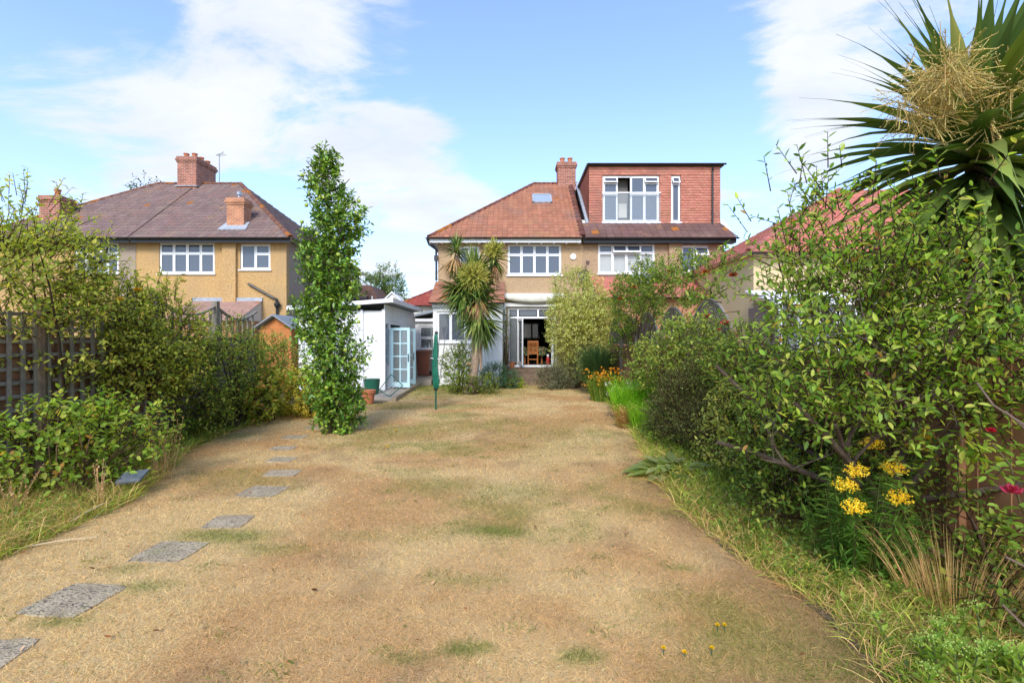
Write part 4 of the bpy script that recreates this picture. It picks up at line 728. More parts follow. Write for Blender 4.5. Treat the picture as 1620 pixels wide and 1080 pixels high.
# ------------------------------------------------------------------ plants
def ell(n, c, r, shell=.5, noise=.35, flat=False):
    """points in a lumpy ellipsoid, mostly near its surface; returns point and outward direction"""
    d = unit(rng.normal(size=(n,3))); rad = shell+(1-shell)*rng.random(n)**.6
    rad *= 1+noise*(fbm(d*1.8+np.array(c)*3.1+20, 2)-.5)*2
    return np.array(c)+d*rad[:,None]*np.array(r), unit(d/np.array(r))
def twigs(fb, P, D, k, tl, ll, lw, cols, up=.35, rich=False, var=.2, gap=.0, bark=None, fbk=None, spread=.9, curl=.2, jitter=.6):
    """a twig at every point of P running along D, k leaves along each; leaves take palette colours with a clump-wise shade"""
    if gap:
        kp_ = fbm(P*1.9+13, 2) > gap; P, D = P[kp_], D[kp_]
    n = len(P); D = unit(D+np.array([0,0,up])+jitter*rng.normal(size=(n,3))*.6); ln = tl*rng.uniform(.6,1.4,n)
    clump = (.82+.36*fbm(P*2.3+40, 2))[:,None]
    if fbk is not None: fbk.sticks(P-D*ln[:,None]*.3, P+D*ln[:,None], np.full(n,.0035+tl*.008), np.full(n,.0015+tl*.002), pal(n, [(S(92,70,50,.6),2),(S(70,52,38,.6),1)]))
    rnd = unit(rng.normal(size=(n,3)))
    for j in range(k):
        t = (j+.6)/k; a = j*2.4+rng.random(n)*.8; s1 = unit(np.cross(D, rnd)); s2 = np.cross(D, s1)
        side = s1*np.cos(a)[:,None]+s2*np.sin(a)[:,None]; ax = unit(D*(1-spread*.5)+side*spread+np.array([0,0,.12])); nr = unit(np.array([0,0,1.])+.5*rng.normal(size=(n,3))+.35*D)
        pos = P+D*(ln*t)[:,None]; L = ll*rng.uniform(.65,1.3,n)
        fb.leaves(pos, ax, nr, L, L*lw, np.abs(pal(n, cols, var)*clump), rich, curl=curl)
def stems(fb, base, tops, r0=.02, r1=.006, bend=.25, seg=4, col=None, nz=1):
    base = np.array(base, float); tops = np.array(tops, float); n = len(tops); b0 = base+rng.normal(size=(n,3))*np.array([.05,.05,0]); mid = rng.normal(size=(n,3))*bend*np.linalg.norm(tops-base,axis=1)[:,None]*.35
    prev = b0; c = col if col is not None else S(96,76,58,.6)
    for i in range(1, seg+1):
        t = i/seg; p = b0*(1-t)+tops*t+mid*(4*t*(1-t))*.5+np.array([0,0,1])*(.18*np.linalg.norm(tops-base,axis=1)*t*(1-t))[:,None]
        fb.sticks(prev, p, np.full(n, r0+(r1-r0)*(i-1)/seg), np.full(n, r0+(r1-r0)*t), np.repeat([c], n, 0)*(1+.15*rng.normal(size=(n,1)))); prev = p
def shrub(name, label, cat, base, blobs, n, k, tl, ll, lw, cols, group=None, up=.35, rich=False, gap=.0, matl=None, nst=14, r0=.02, shell=.5, noise=.35, var=.2, spread=.9, jitter=.6, twig=True, stemcol=None):
    o = thing(name, label, cat, base, group); fb, fk = FB(), FB(); vol = np.array([b[1][0]*b[1][1]*b[1][2] for b in blobs])**.75; allP = []
    for (c, r), w in zip(blobs, vol/vol.sum()):
        P, D = ell(int(n*w)+1, c, r, shell, noise); P[:,2] = np.maximum(P[:,2], .04); twigs(fb, P, D, k, tl, ll, lw, cols, up, rich, var, gap, fbk=fk if twig else None, spread=spread, jitter=jitter); allP.append(P)
    allP = np.concatenate(allP); stems(fk, base, allP[rng.choice(len(allP), min(nst, len(allP)), False)], r0, .005, col=stemcol)
    fb.build('foliage', matl or LEAF, o); fk.build('stems', BARKT, o); return o
G = lambda *a: [(S(*c[:3], 1.25), c[3]) for c in a]
MIDG = G((118,140,56,4),(98,124,48,3),(140,156,66,3),(84,108,44,2),(160,160,70,1))
def rose(parent, p, r, col, name='flower'):
    fb = FB(); n = 16; a = np.arange(n)*2.4; ring = np.arange(n)/n; ax = np.c_[np.cos(a)*(.35+.65*ring), np.sin(a)*(.35+.65*ring)-.25, 1.15-ring]
    fb.leaves(np.repeat([p], n, 0), ax, np.c_[-np.cos(a)*.6, -np.sin(a)*.6, np.ones(n)*.8], np.full(n, r)*(.7+.4*ring), np.full(n, r*.95), pal(n, [(np.array(col),1)], .12), True, fold=-.3, curl=-.2); return fb.build(name, PETAL, parent, kind=None)

# -- columnar apple tree
ct = thing('columnar_apple_tree', 'tall narrow apple tree growing from the lawn beside the stepping stones', 'tree', (-3.26, 8.9, 0)); X, Y = -3.26, 8.9
fb, fk = FB(), FB(); zs = np.linspace(.22, 4.9, 34)
for z in zs:
    t = (z-.2)/4.7; w = np.interp(t, [0,.08,.3,.5,.68,.8,.9,1], [.36,.60,.66,.60,.60,.46,.36,.16]); cx = X+.10*math.sin(z*2.1)+(-.12 if t > .75 else 0)*(t-.75)*3; w *= .80
    P, D = ell(66 if t < .8 else 36, (cx+.09*math.sin(z*5.3), Y, z), (w, w, .22), .3, .45)
    twigs(fb, P, D, 6, .17, .085 if z > 1 else .092, .5, G((104,136,44,4),(84,118,38,4),(128,156,54,3),(64,98,34,2),(150,166,62,1)), .45, True, .22, .2, fbk=fk)
fb.build('crown', LEAFG, ct)
tr = MB(); tr.tube([(X+.02,Y,-.05),(X,Y,.35),(X-.02,Y,1.4),(X+.03,Y,2.8),(X-.05,Y,4.0),(X-.12,Y,4.75)], [.075,.055,.045,.035,.022,.01], 9)
for k in range(26):
    z = .4+k*.165; a = k*2.4; tr.tube([(X,Y,z),(X+math.cos(a)*.25,Y+math.sin(a)*.25,z+.14),(X+math.cos(a)*.42,Y+math.sin(a)*.42,z+.34)], [.018,.012,.006], 5)
tr.build('trunk', mat('grey_brown_bark', (.14,.10,.07), .9, .1, noise=(12,(.08,.06,.045),.4,.7), bump=(30,.8,.01)), ct); fk.build('twigs', BARKT, ct)
ap = MB().lathe([(.006,.0),(.028,.004),(.036,.03),(.03,.056),(.012,.062),(.002,.055)], (0,0,0), 10).mesh('apple', True); APM = mat('green_apple_skin', (.34,.42,.06), .4, .4)
for k in range(26):
    z = random.uniform(.7,4.6); a = random.uniform(math.pi, 2*math.pi); w = .5; o = link('apple', ap, APM, ct); o.location = (X+math.cos(a)*w, Y+math.sin(a)*w*.9, z)
# -- cordyline heads
def sword_set():
    out = []
    for el in (80,66,52,38,22,6,-12,-32,-52,-70):
        for var in range(2):
            fb = FB(); n = 7; e = R(el+random.uniform(-5,5)); p = np.array([0.,0,0]); d = np.array([math.cos(e),0,math.sin(e)]); rows = []; tw = random.uniform(-.25,.25)
            for k in range(n+1):
                t = k/n; w = .030*(math.sin(math.pi*min(t*1.15+.16,1))**.7)*(1-.15*t)+.001 if k < n else .0008; s_ = np.array([-d[2]*tw, 1, d[0]*tw])
                rows.append((p-s_*w+np.array([0,0,w*.45]), p-np.array([0,0,w*.25]), p+s_*w+np.array([0,0,w*.45]))); p = p+d/n; d = unit(d+np.array([.0,0,-.09 if el > 40 else -.13])*(1.25 if var else .7))
            V = np.array([q for r_ in rows for q in r_])[None]; T = []
            for k in range(n):
                for j in (0,1): a = 3*k+j; T += [(a,a+1,a+4),(a,a+4,a+3)]
            out.append((el, V, T))
    return out
SW = sword_set(); PALMC = G((96,116,50,4),(76,98,42,4),(126,140,66,3),(60,82,38,2),(150,156,84,1)); DEADC = G((170,136,92,3),(140,108,72,3),(190,160,116,1))
def rotz(V, a): c, s = np.cos(a), np.sin(a); return np.stack([V[...,0]*c-V[...,1]*s, V[...,0]*s+V[...,1]*c, V[...,2]], -1)
def sword_head(fb, c, n, L, cols, els=(-70,80), wide=1.0):
    opt = [s for s in SW if els[0] <= s[0] <= els[1]]
    for i in range(n):
        el, V, T = opt[rng.integers(len(opt))]; Vv = V.copy(); Vv[...,1] *= wide; l = L*rng.uniform(.75,1.12); Vv = rotz(Vv*l, rng.random()*6.283); off = np.array([0,0,.10*el/80])*L
        fb.put(Vv+np.array(c)+off, T, np.abs(pal(1, cols, .2)))
def panicle(fb, c, n, L, cols, r=.004, up=.35):
    d = unit(rng.normal(size=(n,3))+np.array([0,-.2,up])); s = rng.uniform(.1,.5,n)[:,None]*L; a = np.array(c)+d*s*.6; b = a+unit(d+.5*rng.normal(size=(n,3)))*(L*rng.uniform(.3,.6,n))[:,None]
    fb.sticks(a, b, np.full(n,r*.7), np.full(n,r), pal(n, cols, .2))
    for t in np.linspace(.2,1,9): fb.leaves(a+(b-a)*t+rng.normal(size=(n,3))*.004, rng.normal(size=(n,3)), rng.normal(size=(n,3)), np.full(n,r*4), np.full(n,r*3.4), pal(n, cols, .25))
FLC = G((190,170,110,4),(168,146,88,3),(206,190,136,2),(150,140,70,1)); FLG = G((176,172,84,4),(150,152,66,3),(196,186,104,2))
pm = thing('cordyline_palm', 'multi-headed cordyline palm with a leaning bare trunk in front of the house', 'palm', (-1.27,15.7,0))
tk = MB(); tk.tube([(-1.36,15.7,-.05),(-1.30,15.7,.08),(-1.25,15.7,.5),(-1.16,15.7,1.1),(-1.12,15.7,1.7),(-1.16,15.7,2.3),(-1.22,15.75,2.9),(-1.5,15.8,3.6),(-1.78,15.8,4.4)], [.26,.19,.15,.14,.135,.13,.11,.08,.06], 12); tk.tube([(-1.16,15.7,2.2),(-.95,15.72,3.0),(-.62,15.75,3.7),(-.55,15.75,4.3)], [.1,.08,.06,.05], 8)
tk.tube([(-1.0,15.7,1.72),(-1.0,15.66,1.2),(-.98,15.68,.75)], [.05,.06,.03], 6)
tk.build('trunk', mat('cordyline_bark', (.36,.265,.19), .95, .1, noise=[(9,(.24,.17,.12),.4,.65),(30,(.45,.35,.27),.55,.75)], bump=(22,1,.02)), pm)
for (c, n, L, els) in (((-1.78,15.75,4.5),130,.72,(-12,80)),((-1.2,15.6,3.55),280,1.25,(-52,80)),((-1.1,15.6,2.85),320,1.3,(-70,52)),((-.55,15.7,4.25),110,.85,(-70,66)),((-1.55,15.55,3.15),240,1.2,(-70,52)),((-1.0,15.6,2.3),260,1.2,(-70,6)),((-1.75,15.6,3.4),120,.85,(-70,20))):
    fb = FB(); sword_head(fb, c, n, L, PALMC, els, 1.0); fb.build('leaf_head', SWORD, pm)
for (c, n, L) in (((-1.82,15.6,4.3),150,.95),((-1.05,15.2,3.0),120,.85),((-.55,15.6,4.1),50,.9)):
    fb = FB(); sword_head(fb, c, n, L, DEADC, (-70,-32), .8); fb.build('dead_leaf_skirt', SWORD, pm)
for (c, n, L) in (((-1.17,15.2,3.62),420,.75),((-.57,15.6,4.5),260,.55)): fb = FB(); panicle(fb, c, n, L, FLG, .008); fb.build('flower_head', PETAL, pm)
pr_ = thing('cordyline_palm', 'large cordyline palm with cream flower plumes towering over the right fence', 'palm', (4.0,4.1,0)); PC = (3.8,4.05,3.12)
MB().tube([(4.0,4.1,-.05),(3.98,4.1,1.0),(3.92,4.08,2.2),(3.88,4.05,3.3)], [.17,.14,.13,.12], 12).build('trunk', mat('dark_fibrous_bark', (.10,.07,.05), .95, .1, noise=(12,(.17,.12,.08),.45,.7), bump=(30,1,.03)), pr_)
SWM = []
for el, V, T in SW:
    for q in range(2):
        f2 = FB(); cols = pal(1, PALMC, .2); Vq = V[0].reshape(-1,3); tt = np.clip(np.linalg.norm(Vq,axis=1),0,1)[:,None]; tn = np.abs(cols*(1-.15*tt)+S(150,150,80,.5)*.12*tt)
        f2.put(V, T, np.repeat(tn[None], 1, 0)); SWM.append((el, f2.mesh('sword_leaf')))
dead = []
for el, V, T in SW:
    if el <= -32: f2 = FB(); f2.put(V, T, pal(1, DEADC, .2)); dead.append((el, f2.mesh('dead_leaf')))
def swords(meshes, n, c, L, els, nm, wide=1.4):
    opt = [m_ for m_ in meshes if els[0] <= m_[0] <= els[1]]
    for i in range(n):
        el, me_ = opt[rng.integers(len(opt))]; o = link(nm, me_, SWORD, pr_); l = L*rng.uniform(.8,1.15); o.location = (c[0], c[1], c[2]+.12*el/80*L); o.rotation_euler = (0,0,rng.random()*6.283 if rng.random() < .5 else rng.uniform(2.2,5.0)); o.scale = (l,l*wide,l)
swords(SWM, 175, PC, 1.42, (-52,70), 'sword_leaf'); swords(SWM, 90, (3.86,4.05,2.9), 1.2, (-70,-12), 'sword_leaf'); swords(dead, 40, (3.9,4.05,2.75), 1.0, (-70,-32), 'dead_leaf'); swords(SWM, 36, (4.25,4.1,2.05), .75, (-12,66), 'sword_leaf')
fb = FB()
for q in range(10):
    e = np.array([random.uniform(2.9,3.6), random.uniform(3.45,3.85), random.uniform(3.2,3.65)]); c0 = np.array([PC[0],PC[1],PC[2]+.15]); md = (c0+e)/2+np.array([0,0,.22])
    fb.sticks(np.array([c0,md]), np.array([md,e]), np.array([.012,.009]), np.array([.009,.004]), pal(2, FLC)); panicle(fb, e, 40, .42, FLC, .0028, -.5); panicle(fb, (md+e)/2, 32, .4, FLC, .0028, -.3)
fb.build('flower_plume', PETAL, pr_)

# -- near crab apple tree, right
nt_ = thing('crab_apple_tree', 'spreading crab apple tree with small red fruit arching over the right border', 'tree', (2.92,3.85,0)); fb, fk = FB(), FB(); br = MB(); tips = []
def okp(P): P = np.atleast_2d(P); return (P[:,1] > 2.95) & (P[:,2] > .75) & (P[:,2] < 3.15+.2*(P[:,0]-2.9)) & (P[:,0] > .475*P[:,1])
def limb(p, d, L, r, lv):
    pts, rr, ds = [Vector(p)], [r], []; d = Vector(d).normalized(); n = 6
    for k in range(n):
        d = (d+Vector((random.gauss(0,.16),random.gauss(0,.16),random.gauss(.02,.12)))).normalized(); pts.append(pts[-1]+d*L/n); rr.append(r*(1-.75*(k+1)/n)); ds.append(d)
    end = 5 if lv == 0 else 7
    if lv and not okp(np.array(pts[-1]))[0]: return
    br.tube(pts[:end], rr[:end], 7 if lv == 0 else 6 if lv < 2 else 4)
    for k in range(1, end-1):
        if lv >= 2: tips.append((tuple(pts[k+1]), tuple(ds[k])))
        if lv < 3:
            for q in range(2 if lv < 2 else 1):
                sd_ = ds[k].orthogonal().normalized(); sd_.rotate(Matrix.Rotation(random.uniform(0,6.28),3,ds[k])); limb(pts[k+1], ds[k]*.55+sd_*.8+Vector((0,0,.1)), L*random.uniform(.42,.6), rr[k+1]*.62, lv+1)
random.seed(23)
for d, L in (((-.25,-.1,1),2.9),((.25,-.25,1),2.5),((-.95,-.05,.62),2.3),((-.6,.6,.75),2.6),((.55,.2,.9),2.2),((-.9,.45,.35),2.1),((-.55,-.5,.6),1.7),((.6,-.5,.55),1.6)): limb((2.92,3.85,.35), d, L, .03, 0)
br.tube([(2.95,3.87,-.05),(2.92,3.85,.2),(2.92,3.85,.45)], [.075,.06,.05], 10); br.build('trunk', mat('dark_apple_bark', (.10,.07,.055), .9, .1, noise=(15,(.17,.13,.10),.45,.7), bump=(30,.8,.01)), nt_)
TP = np.array([t[0] for t in tips]); TD = np.array([t[1] for t in tips]); ok = okp(TP) & (rng.random(len(TP)) < 1.0)
print("near tree twigs", len(TP)); TP, TD = TP[ok], TD[ok]
NEARC = G((132,158,58,4),(112,142,50,4),(158,176,76,3),(90,120,46,2),(178,180,84,1),(170,130,70,.25))
for rep in range(max(1, int(850/len(TP)))):
    Pq = TP+rng.normal(size=TP.shape)*.10; Pq = Pq; twigs(fb, Pq, TD, 6, .17, .058+.012*(rep % 2), .40+.1*(rep % 2), NEARC, .3, True, .24, .3, fbk=fk, curl=.1+.25*(rep % 2))
# the leaves closest to the camera are separate pieces
lm = []
for q in range(8):
    f2 = FB(); f2.leaves(np.zeros((1,3)), np.array([[1.,0,0]]), np.array([[0,0,1.]]), np.ones(1), np.full(1,.5), np.abs(pal(1, NEARC, .18)), True, curl=.25); lm.append(f2.mesh('leaf'))
near = np.argsort(TP[:,1])[:100]
for i in near:
    for q in range(3):
        d = Vector(TD[i])+Vector((random.gauss(0,.6),random.gauss(0,.6),random.gauss(.1,.4))); o = link('leaf', lm[random.randrange(8)], LEAF, nt_); o.location = Vector(TP[i])+Vector((random.gauss(0,.03),random.gauss(0,.03),random.gauss(0,.03))); o.rotation_euler = d.to_track_quat('X','Z').to_euler(); s = random.uniform(.05,.075); o.scale = (s,s,s)
fb.build('crown', LEAF, nt_); fk.build('twigs', BARKT, nt_)
cb_ = MB().lathe([(.003,0),(.012,.003),(.016,.014),(.011,.026),(.003,.027)], (0,0,0), 8).mesh('fruit', True); CRM = mat('dark_red_fruit', (.22,.03,.035), .4, .4)
for i in rng.choice(len(TP), 46, False): o = link('fruit', cb_, CRM, nt_); o.location = TP[i]-np.array([0,0,.04])

# -- right border, far to near
shrub('variegated_pittosporum', 'tall pale variegated pittosporum shrub beside the patio doors', 'shrub', (2.3,17.4,0), [((2.3,17.4,2.9),(1.0,.95,1.35)),((2.55,17.5,1.5),(1.1,1.0,1.3)),((1.9,17.2,2.2),(.75,.8,1.1)),((2.9,17.5,2.5),(.75,.8,1.0))], 4600, 7, .17, .062, .5, G((200,200,130,4),(180,184,108,4),(216,214,156,2),(148,160,84,2),(120,134,66,1)), nst=20, gap=.1)
fb = FB(); o = thing('ornamental_grass', 'dark green arching grass clump in front of the pittosporum', 'grass clump', (2.65,15.2,0)); n = 2600; a = rng.random(n)*6.283; rr = rng.random(n)**.6
P = np.c_[2.65+np.cos(a)*.28*rr, 15.2+np.sin(a)*.28*rr, np.full(n,.1)+rng.random(n)*.9]; fb.blades(P, np.c_[np.cos(a)*.5*rr, np.sin(a)*.5*rr, np.ones(n)], rng.uniform(.7,1.3,n), np.full(n,.012), np.abs(pal(n, G((72,96,56,4),(52,78,46,4),(94,118,66,2)), .2)), .45, 5); fb.build('blades', LEAF, o)
shrub('lavender_bush', 'silvery grey-green lavender mound at the foot of the steps', 'shrub', (1.6,17.0,0), [((1.35,16.9,.35),(.5,.5,.42)),((1.95,17.1,.5),(.5,.5,.5))], 1000, 7, .2, .06, .16, G((150,164,134,4),(128,146,116,3),(170,180,156,2),(150,130,90,1)), up=.9, gap=0)
shrub('climbing_rose', 'climbing rose with orange blooms sprawling over the far trellis', 'climbing rose', (3.1,12,0), [((3.15,12.6,2.7),(.55,.9,.75)),((3.2,11.2,2.85),(.5,.9,.62)),((3.3,9.8,2.85),(.4,.9,.48)),((3.4,13.4,2.5),(.6,.7,.8)),((3.45,8.6,2.75),(.35,.8,.4)),((3.2,13.9,1.7),(.4,.5,.6))], 1500, 6, .2, .075, .6, MIDG, rich=False, gap=.32, nst=24, r0=.016)
cr = bpy.data.objects['climbing_rose']
for px, py, Y_ in ((1033,445,11.5),(1091,445,10),(982,474,13),(1117,432,9.5),(1062,430,11),(1160,437,8.8),(1003,455,12)): rose(cr, W(px,py,Y_-.55), .09, S(226,110,60,.7))
shrub('rose_bush', 'rose bush with pink blooms against the arched trellis', 'rose bush', (2.85,8.6,0), [((2.85,8.7,1.3),(.4,.8,.75)),((2.95,7.9,1.55),(.32,.5,.6)),((2.8,9.6,1.1),(.4,.6,.6))], 800, 6, .2, .07, .58, G((128,148,62,4),(150,160,74,3),(104,128,54,2),(176,170,80,1)), gap=.3)
rb = bpy.data.objects['rose_bush']
for px, py, Y_, c, r in ((1119,502,7.7,(240,100,110),.085),(1148,513,7.4,(244,90,115),.09),(1136,522,7.5,(244,100,120),.05),(1055,535,8.6,(240,214,170),.07),(1040,510,8.8,(236,206,170),.05)): rose(rb, W(px,py,Y_), r, S(*c,.75))
def spray(name, label, cat, c, r, h, n, fcols, lcols, fl=.02, blade=.012, droop=.12, nf=400, lean=.25):
    o = thing(name, label, cat, (c[0],c[1],0)); fb, ff = FB(), FB(); a = rng.random(n)*6.283; q = rng.random(n)**.5; P = np.c_[c[0]+np.cos(a)*r*q*.7, c[1]+np.sin(a)*r*q*.7, np.zeros(n)+.01]; ax = np.c_[np.cos(a)*lean*q, np.sin(a)*lean*q, np.ones(n)]; hh = h*rng.uniform(.55,1.05,n)
    fb.blades(P, ax, hh, np.full(n,blade), np.abs(pal(n, lcols, .2)), droop, 4); tips = P+unit(ax)*hh[:,None]
    for k in range(3): t = rng.uniform(.2,.95,n); fb.leaves(P+unit(ax)*(hh*t)[:,None], np.c_[rng.normal(size=(n,2)), rng.uniform(0,.8,n)], np.repeat([[0,0,1.]],n,0), np.full(n,h*.13), np.full(n,blade*1.6), np.abs(pal(n, lcols, .2)))
    fb.build('foliage', LEAF, o)
    if fcols is not None:
        sel = rng.choice(n, min(n, max(4, nf//12)), False); T_ = np.repeat(tips[sel], 12, 0); m_ = len(T_); ff.leaves(T_+rng.normal(size=(m_,3))*np.array([.05,.05,.035])*(h+.3), rng.normal(size=(m_,3)), np.repeat([[0,0,1.]],m_,0), np.full(m_,fl), np.full(m_,fl*.7), pal(m_, fcols, .15)); ff.build('flowers', PETAL, o)
    return o
spray('crocosmia', 'clump with orange-yellow flower spikes near the brown fence', 'flower clump', (2.55,13.6), .5, .85, 420, G((232,160,40,3),(214,130,36,2)), MIDG, .06, .022, nf=300)
spray('daisy_clump', 'low white daisies in front of the brown fence', 'flower clump', (2.75,12.0), .45, .62, 300, [(S(236,236,228,.75),1)], MIDG, .05, .016, nf=380)
spray('feathery_fennel', 'bright green feathery plant at the lawn edge', 'plant', (2.62,10.2), .62, 1.0, 1500, None, G((132,176,44,4),(112,158,40,3),(156,192,66,2)), blade=.010, droop=.2)
spray('feathery_fennel', 'low bright green feathery plant in front of the taller feathery one', 'plant', (2.5,9.0), .42, .62, 900, None, G((132,170,50,4),(112,150,44,3),(156,186,72,2)), blade=.008, droop=.2)
spray('dried_plant', 'brown dried plant on the lawn edge before the feathery green one', 'plant', (2.18,9.4), .25, .42, 300, G((190,150,96,1)), G((176,140,92,3),(150,118,76,2),(140,140,70,1)), .03, .008)
shrub('olive_green_bush', 'dense olive-dark small-leaved bush bulging over the lawn edge', 'shrub', (2.62,7.1,0), [((2.6,7.1,.72),(.48,.6,.62)),((2.75,6.6,.55),(.45,.5,.5)),((2.5,7.6,.5),(.4,.45,.45))], 2400, 8, .13, .028, .5, G((116,124,66,4),(92,104,54,4),(140,146,86,2),(70,84,46,2)), up=.5, gap=0)
shrub('variegated_shrub', 'yellow-green variegated shrub under the crab apple branches', 'shrub', (2.7,5.4,0), [((2.65,5.5,.62),(.5,.5,.52)),((2.85,5.0,.75),(.4,.45,.5))], 750, 6, .16, .06, .42, G((176,176,92,4),(150,156,74,3),(118,136,56,3)), up=.3)
shrub('tall_border_shrub', 'tall leafy shrub filling the border between the pink roses and the crab apple', 'shrub', (3.0,6.3,0), [((2.95,6.3,1.15),(.35,.65,.65)),((3.0,5.5,1.2),(.3,.5,.6)),((3.0,7.1,1.3),(.3,.5,.55))], 900, 6, .18, .062, .5, MIDG, gap=.25)
shrub('weigela_shrub', 'mid-green shrub with dark red flower heads behind the goldenrod', 'shrub', (2.75,4.5,0), [((2.6,4.6,.55),(.45,.5,.5)),((2.95,4.2,.7),(.35,.4,.55)),((2.35,4.25,.32),(.35,.35,.3))], 750, 6, .16, .055, .45, MIDG, rich=True)
wg = bpy.data.objects['weigela_shrub']
for p in ((2.35,4.3,.62),(2.5,4.1,.8),(2.3,4.6,.75),(2.2,4.0,.35),(2.6,3.95,.5)): rose(wg, p, .045, S(120,50,64,.6))
lam = thing('lambs_ear_clump', 'clump of broad pale grey-green leaves spilling onto the lawn', 'plant', (1.95,6.0,0)); bl = []
for q in range(6):
    f2 = FB(); f2.leaves(np.zeros((1,3)), np.array([[1.,0,0]]), np.array([[0,0,1.]]), np.ones(1), np.full(1,.55), pal(1, G((150,160,104,3),(128,142,84,3),(176,180,130,2)), .1), True, fold=.18, curl=.3); bl.append(f2.mesh('leaf'))
for k in range(90):
    a = random.uniform(0,6.28); q = random.random()**.5; p = (1.98+math.cos(a)*.40*q, 6.0+math.sin(a)*.34*q, .05+.14*(1-q)); o = link('leaf', bl[k%6], LEAF, lam); o.location = p; el = random.uniform(.1,.9)*(1.1-q*.7); o.rotation_euler = Vector((math.cos(a),math.sin(a),el)).to_track_quat('X','Z').to_euler(); s = random.uniform(.18,.28); o.scale = (s,s,s)
# goldenrod: stalks with narrow leaves and plumed yellow heads
gr = thing('goldenrod', 'goldenrod clump with flat yellow plumes in the near right border', 'flower clump', (2.35,3.4,0)); fb, ff, fk = FB(), FB(), FB()
heads = [W(1355,745,3.35),W(1415,742,3.4),W(1422,788,3.2),W(1338,768,3.3),W(1380,703,3.7),W(1452,706,3.6),W(1352,803,3.15),W(1462,690,3.75)]
for k in range(46):
    if k < 8: tp = np.array(heads[k])
    else: tp = np.array([random.uniform(2.1,2.75), random.uniform(3.1,3.8), random.uniform(.35,.82)])
    b0 = np.array([2.38+(tp[0]-2.38)*.55, 3.45+(tp[1]-3.45)*.55, 0]); fk.sticks(b0[None], tp[None], np.array([.005]), np.array([.003]), S(110,120,60,.5)[None]); n = 46; t = rng.uniform(.12,.96,n); a = rng.random(n)*6.283
    fb.leaves(b0+(tp-b0)*t[:,None], np.c_[np.cos(a),np.sin(a),rng.uniform(-.1,.6,n)], np.c_[np.zeros((n,2)),np.ones(n)], .10*rng.uniform(.7,1.2,n), .013*np.ones(n), np.abs(pal(n, G((92,126,50,4),(74,108,44,3),(116,146,62,2)), .18)), True, curl=.35)
    if k < 8:
        for j in range(13):
            a = j*2.4; q = .02+.075*(j/13)**.7; e = tp+np.array([math.cos(a)*q, math.sin(a)*q, .045-.06*(j/13)]); s0 = tp-np.array([0,0,.05]); m_ = 34; tt = rng.uniform(.35,1.05,m_)[:,None]; ff.leaves(s0+(e-s0)*tt+rng.normal(size=(m_,3))*.006+np.array([0,0,.006]), rng.normal(size=(m_,3))+np.array([0,0,.6]), rng.normal(size=(m_,3)), np.full(m_,.012), np.full(m_,.009), pal(m_, G((240,200,50,4),(226,180,40,3),(250,216,80,2)), .12))
fb.build('leaves', LEAF, gr); ff.build('flower_plumes', PETAL, gr); fk.build('stalks', BARKT, gr)
o = thing('dry_grass_clump', 'tall dry tawny grass beside the goldenrod against the fence', 'grass clump', (2.72,3.05,0)); fb = FB(); n = 420; a = rng.random(n)*6.283; q = rng.random(n)**.5
fb.blades(np.c_[2.72+np.cos(a)*.25*q, 3.05+np.sin(a)*.3*q, np.full(n,.01)], np.c_[np.cos(a)*.35*q, np.sin(a)*.35*q, np.ones(n)], rng.uniform(.35,.85,n), np.full(n,.0042), np.abs(pal(n, G((206,170,116,4),(184,146,96,3),(160,150,80,1)), .2)), .35, 4); fb.build('blades', GRASS, o)
shrub('fence_foot_weeds', 'leafy weeds at the foot of the fence behind the sedum', 'plant', (2.85,2.75,0), [((2.9,2.7,.22),(.28,.4,.25)),((3.0,3.3,.35),(.2,.4,.35))], 300, 5, .12, .045, .5, MIDG, rich=True)
# sedum, near right corner
sdm = thing('sedum', 'pale green fleshy sedum with budding heads in the bottom right corner', 'plant', (2.2,2.4,0)); fb, ff = FB(), FB()
for k in range(26):
    bx, by = 2.2+random.gauss(0,.17), 2.35+random.gauss(0,.13); tp = np.array([bx+random.gauss(0,.06), by+random.gauss(0,.05), random.uniform(.13,.27)]); b0 = np.array([bx,by,0]); n = 14; t = np.linspace(.2,.95,n); a = np.arange(n)*2.4
    fb.sticks(b0[None], tp[None], np.array([.005]), np.array([.004]), S(150,170,110,.6)[None]); fb.leaves(b0+(tp-b0)*t[:,None], np.c_[np.cos(a),np.sin(a),np.full(n,.7)], np.c_[-np.cos(a)*.5,-np.sin(a)*.5,np.ones(n)], np.full(n,.058), np.full(n,.026), np.abs(pal(n, G((140,164,66,4),(122,148,56,3),(160,182,84,2)), .12)), True, curl=-.1)
    m_ = 60; ff.leaves(tp+rng.normal(size=(m_,3))*np.array([.024,.024,.009]), rng.normal(size=(m_,3))+np.array([0,0,1]), rng.normal(size=(m_,3)), np.full(m_,.010), np.full(m_,.008), pal(m_, G((176,196,112,3),(158,182,96,2)), .1))
fb.build('leaves', LEAF, sdm); ff.build('buds', LEAF, sdm)
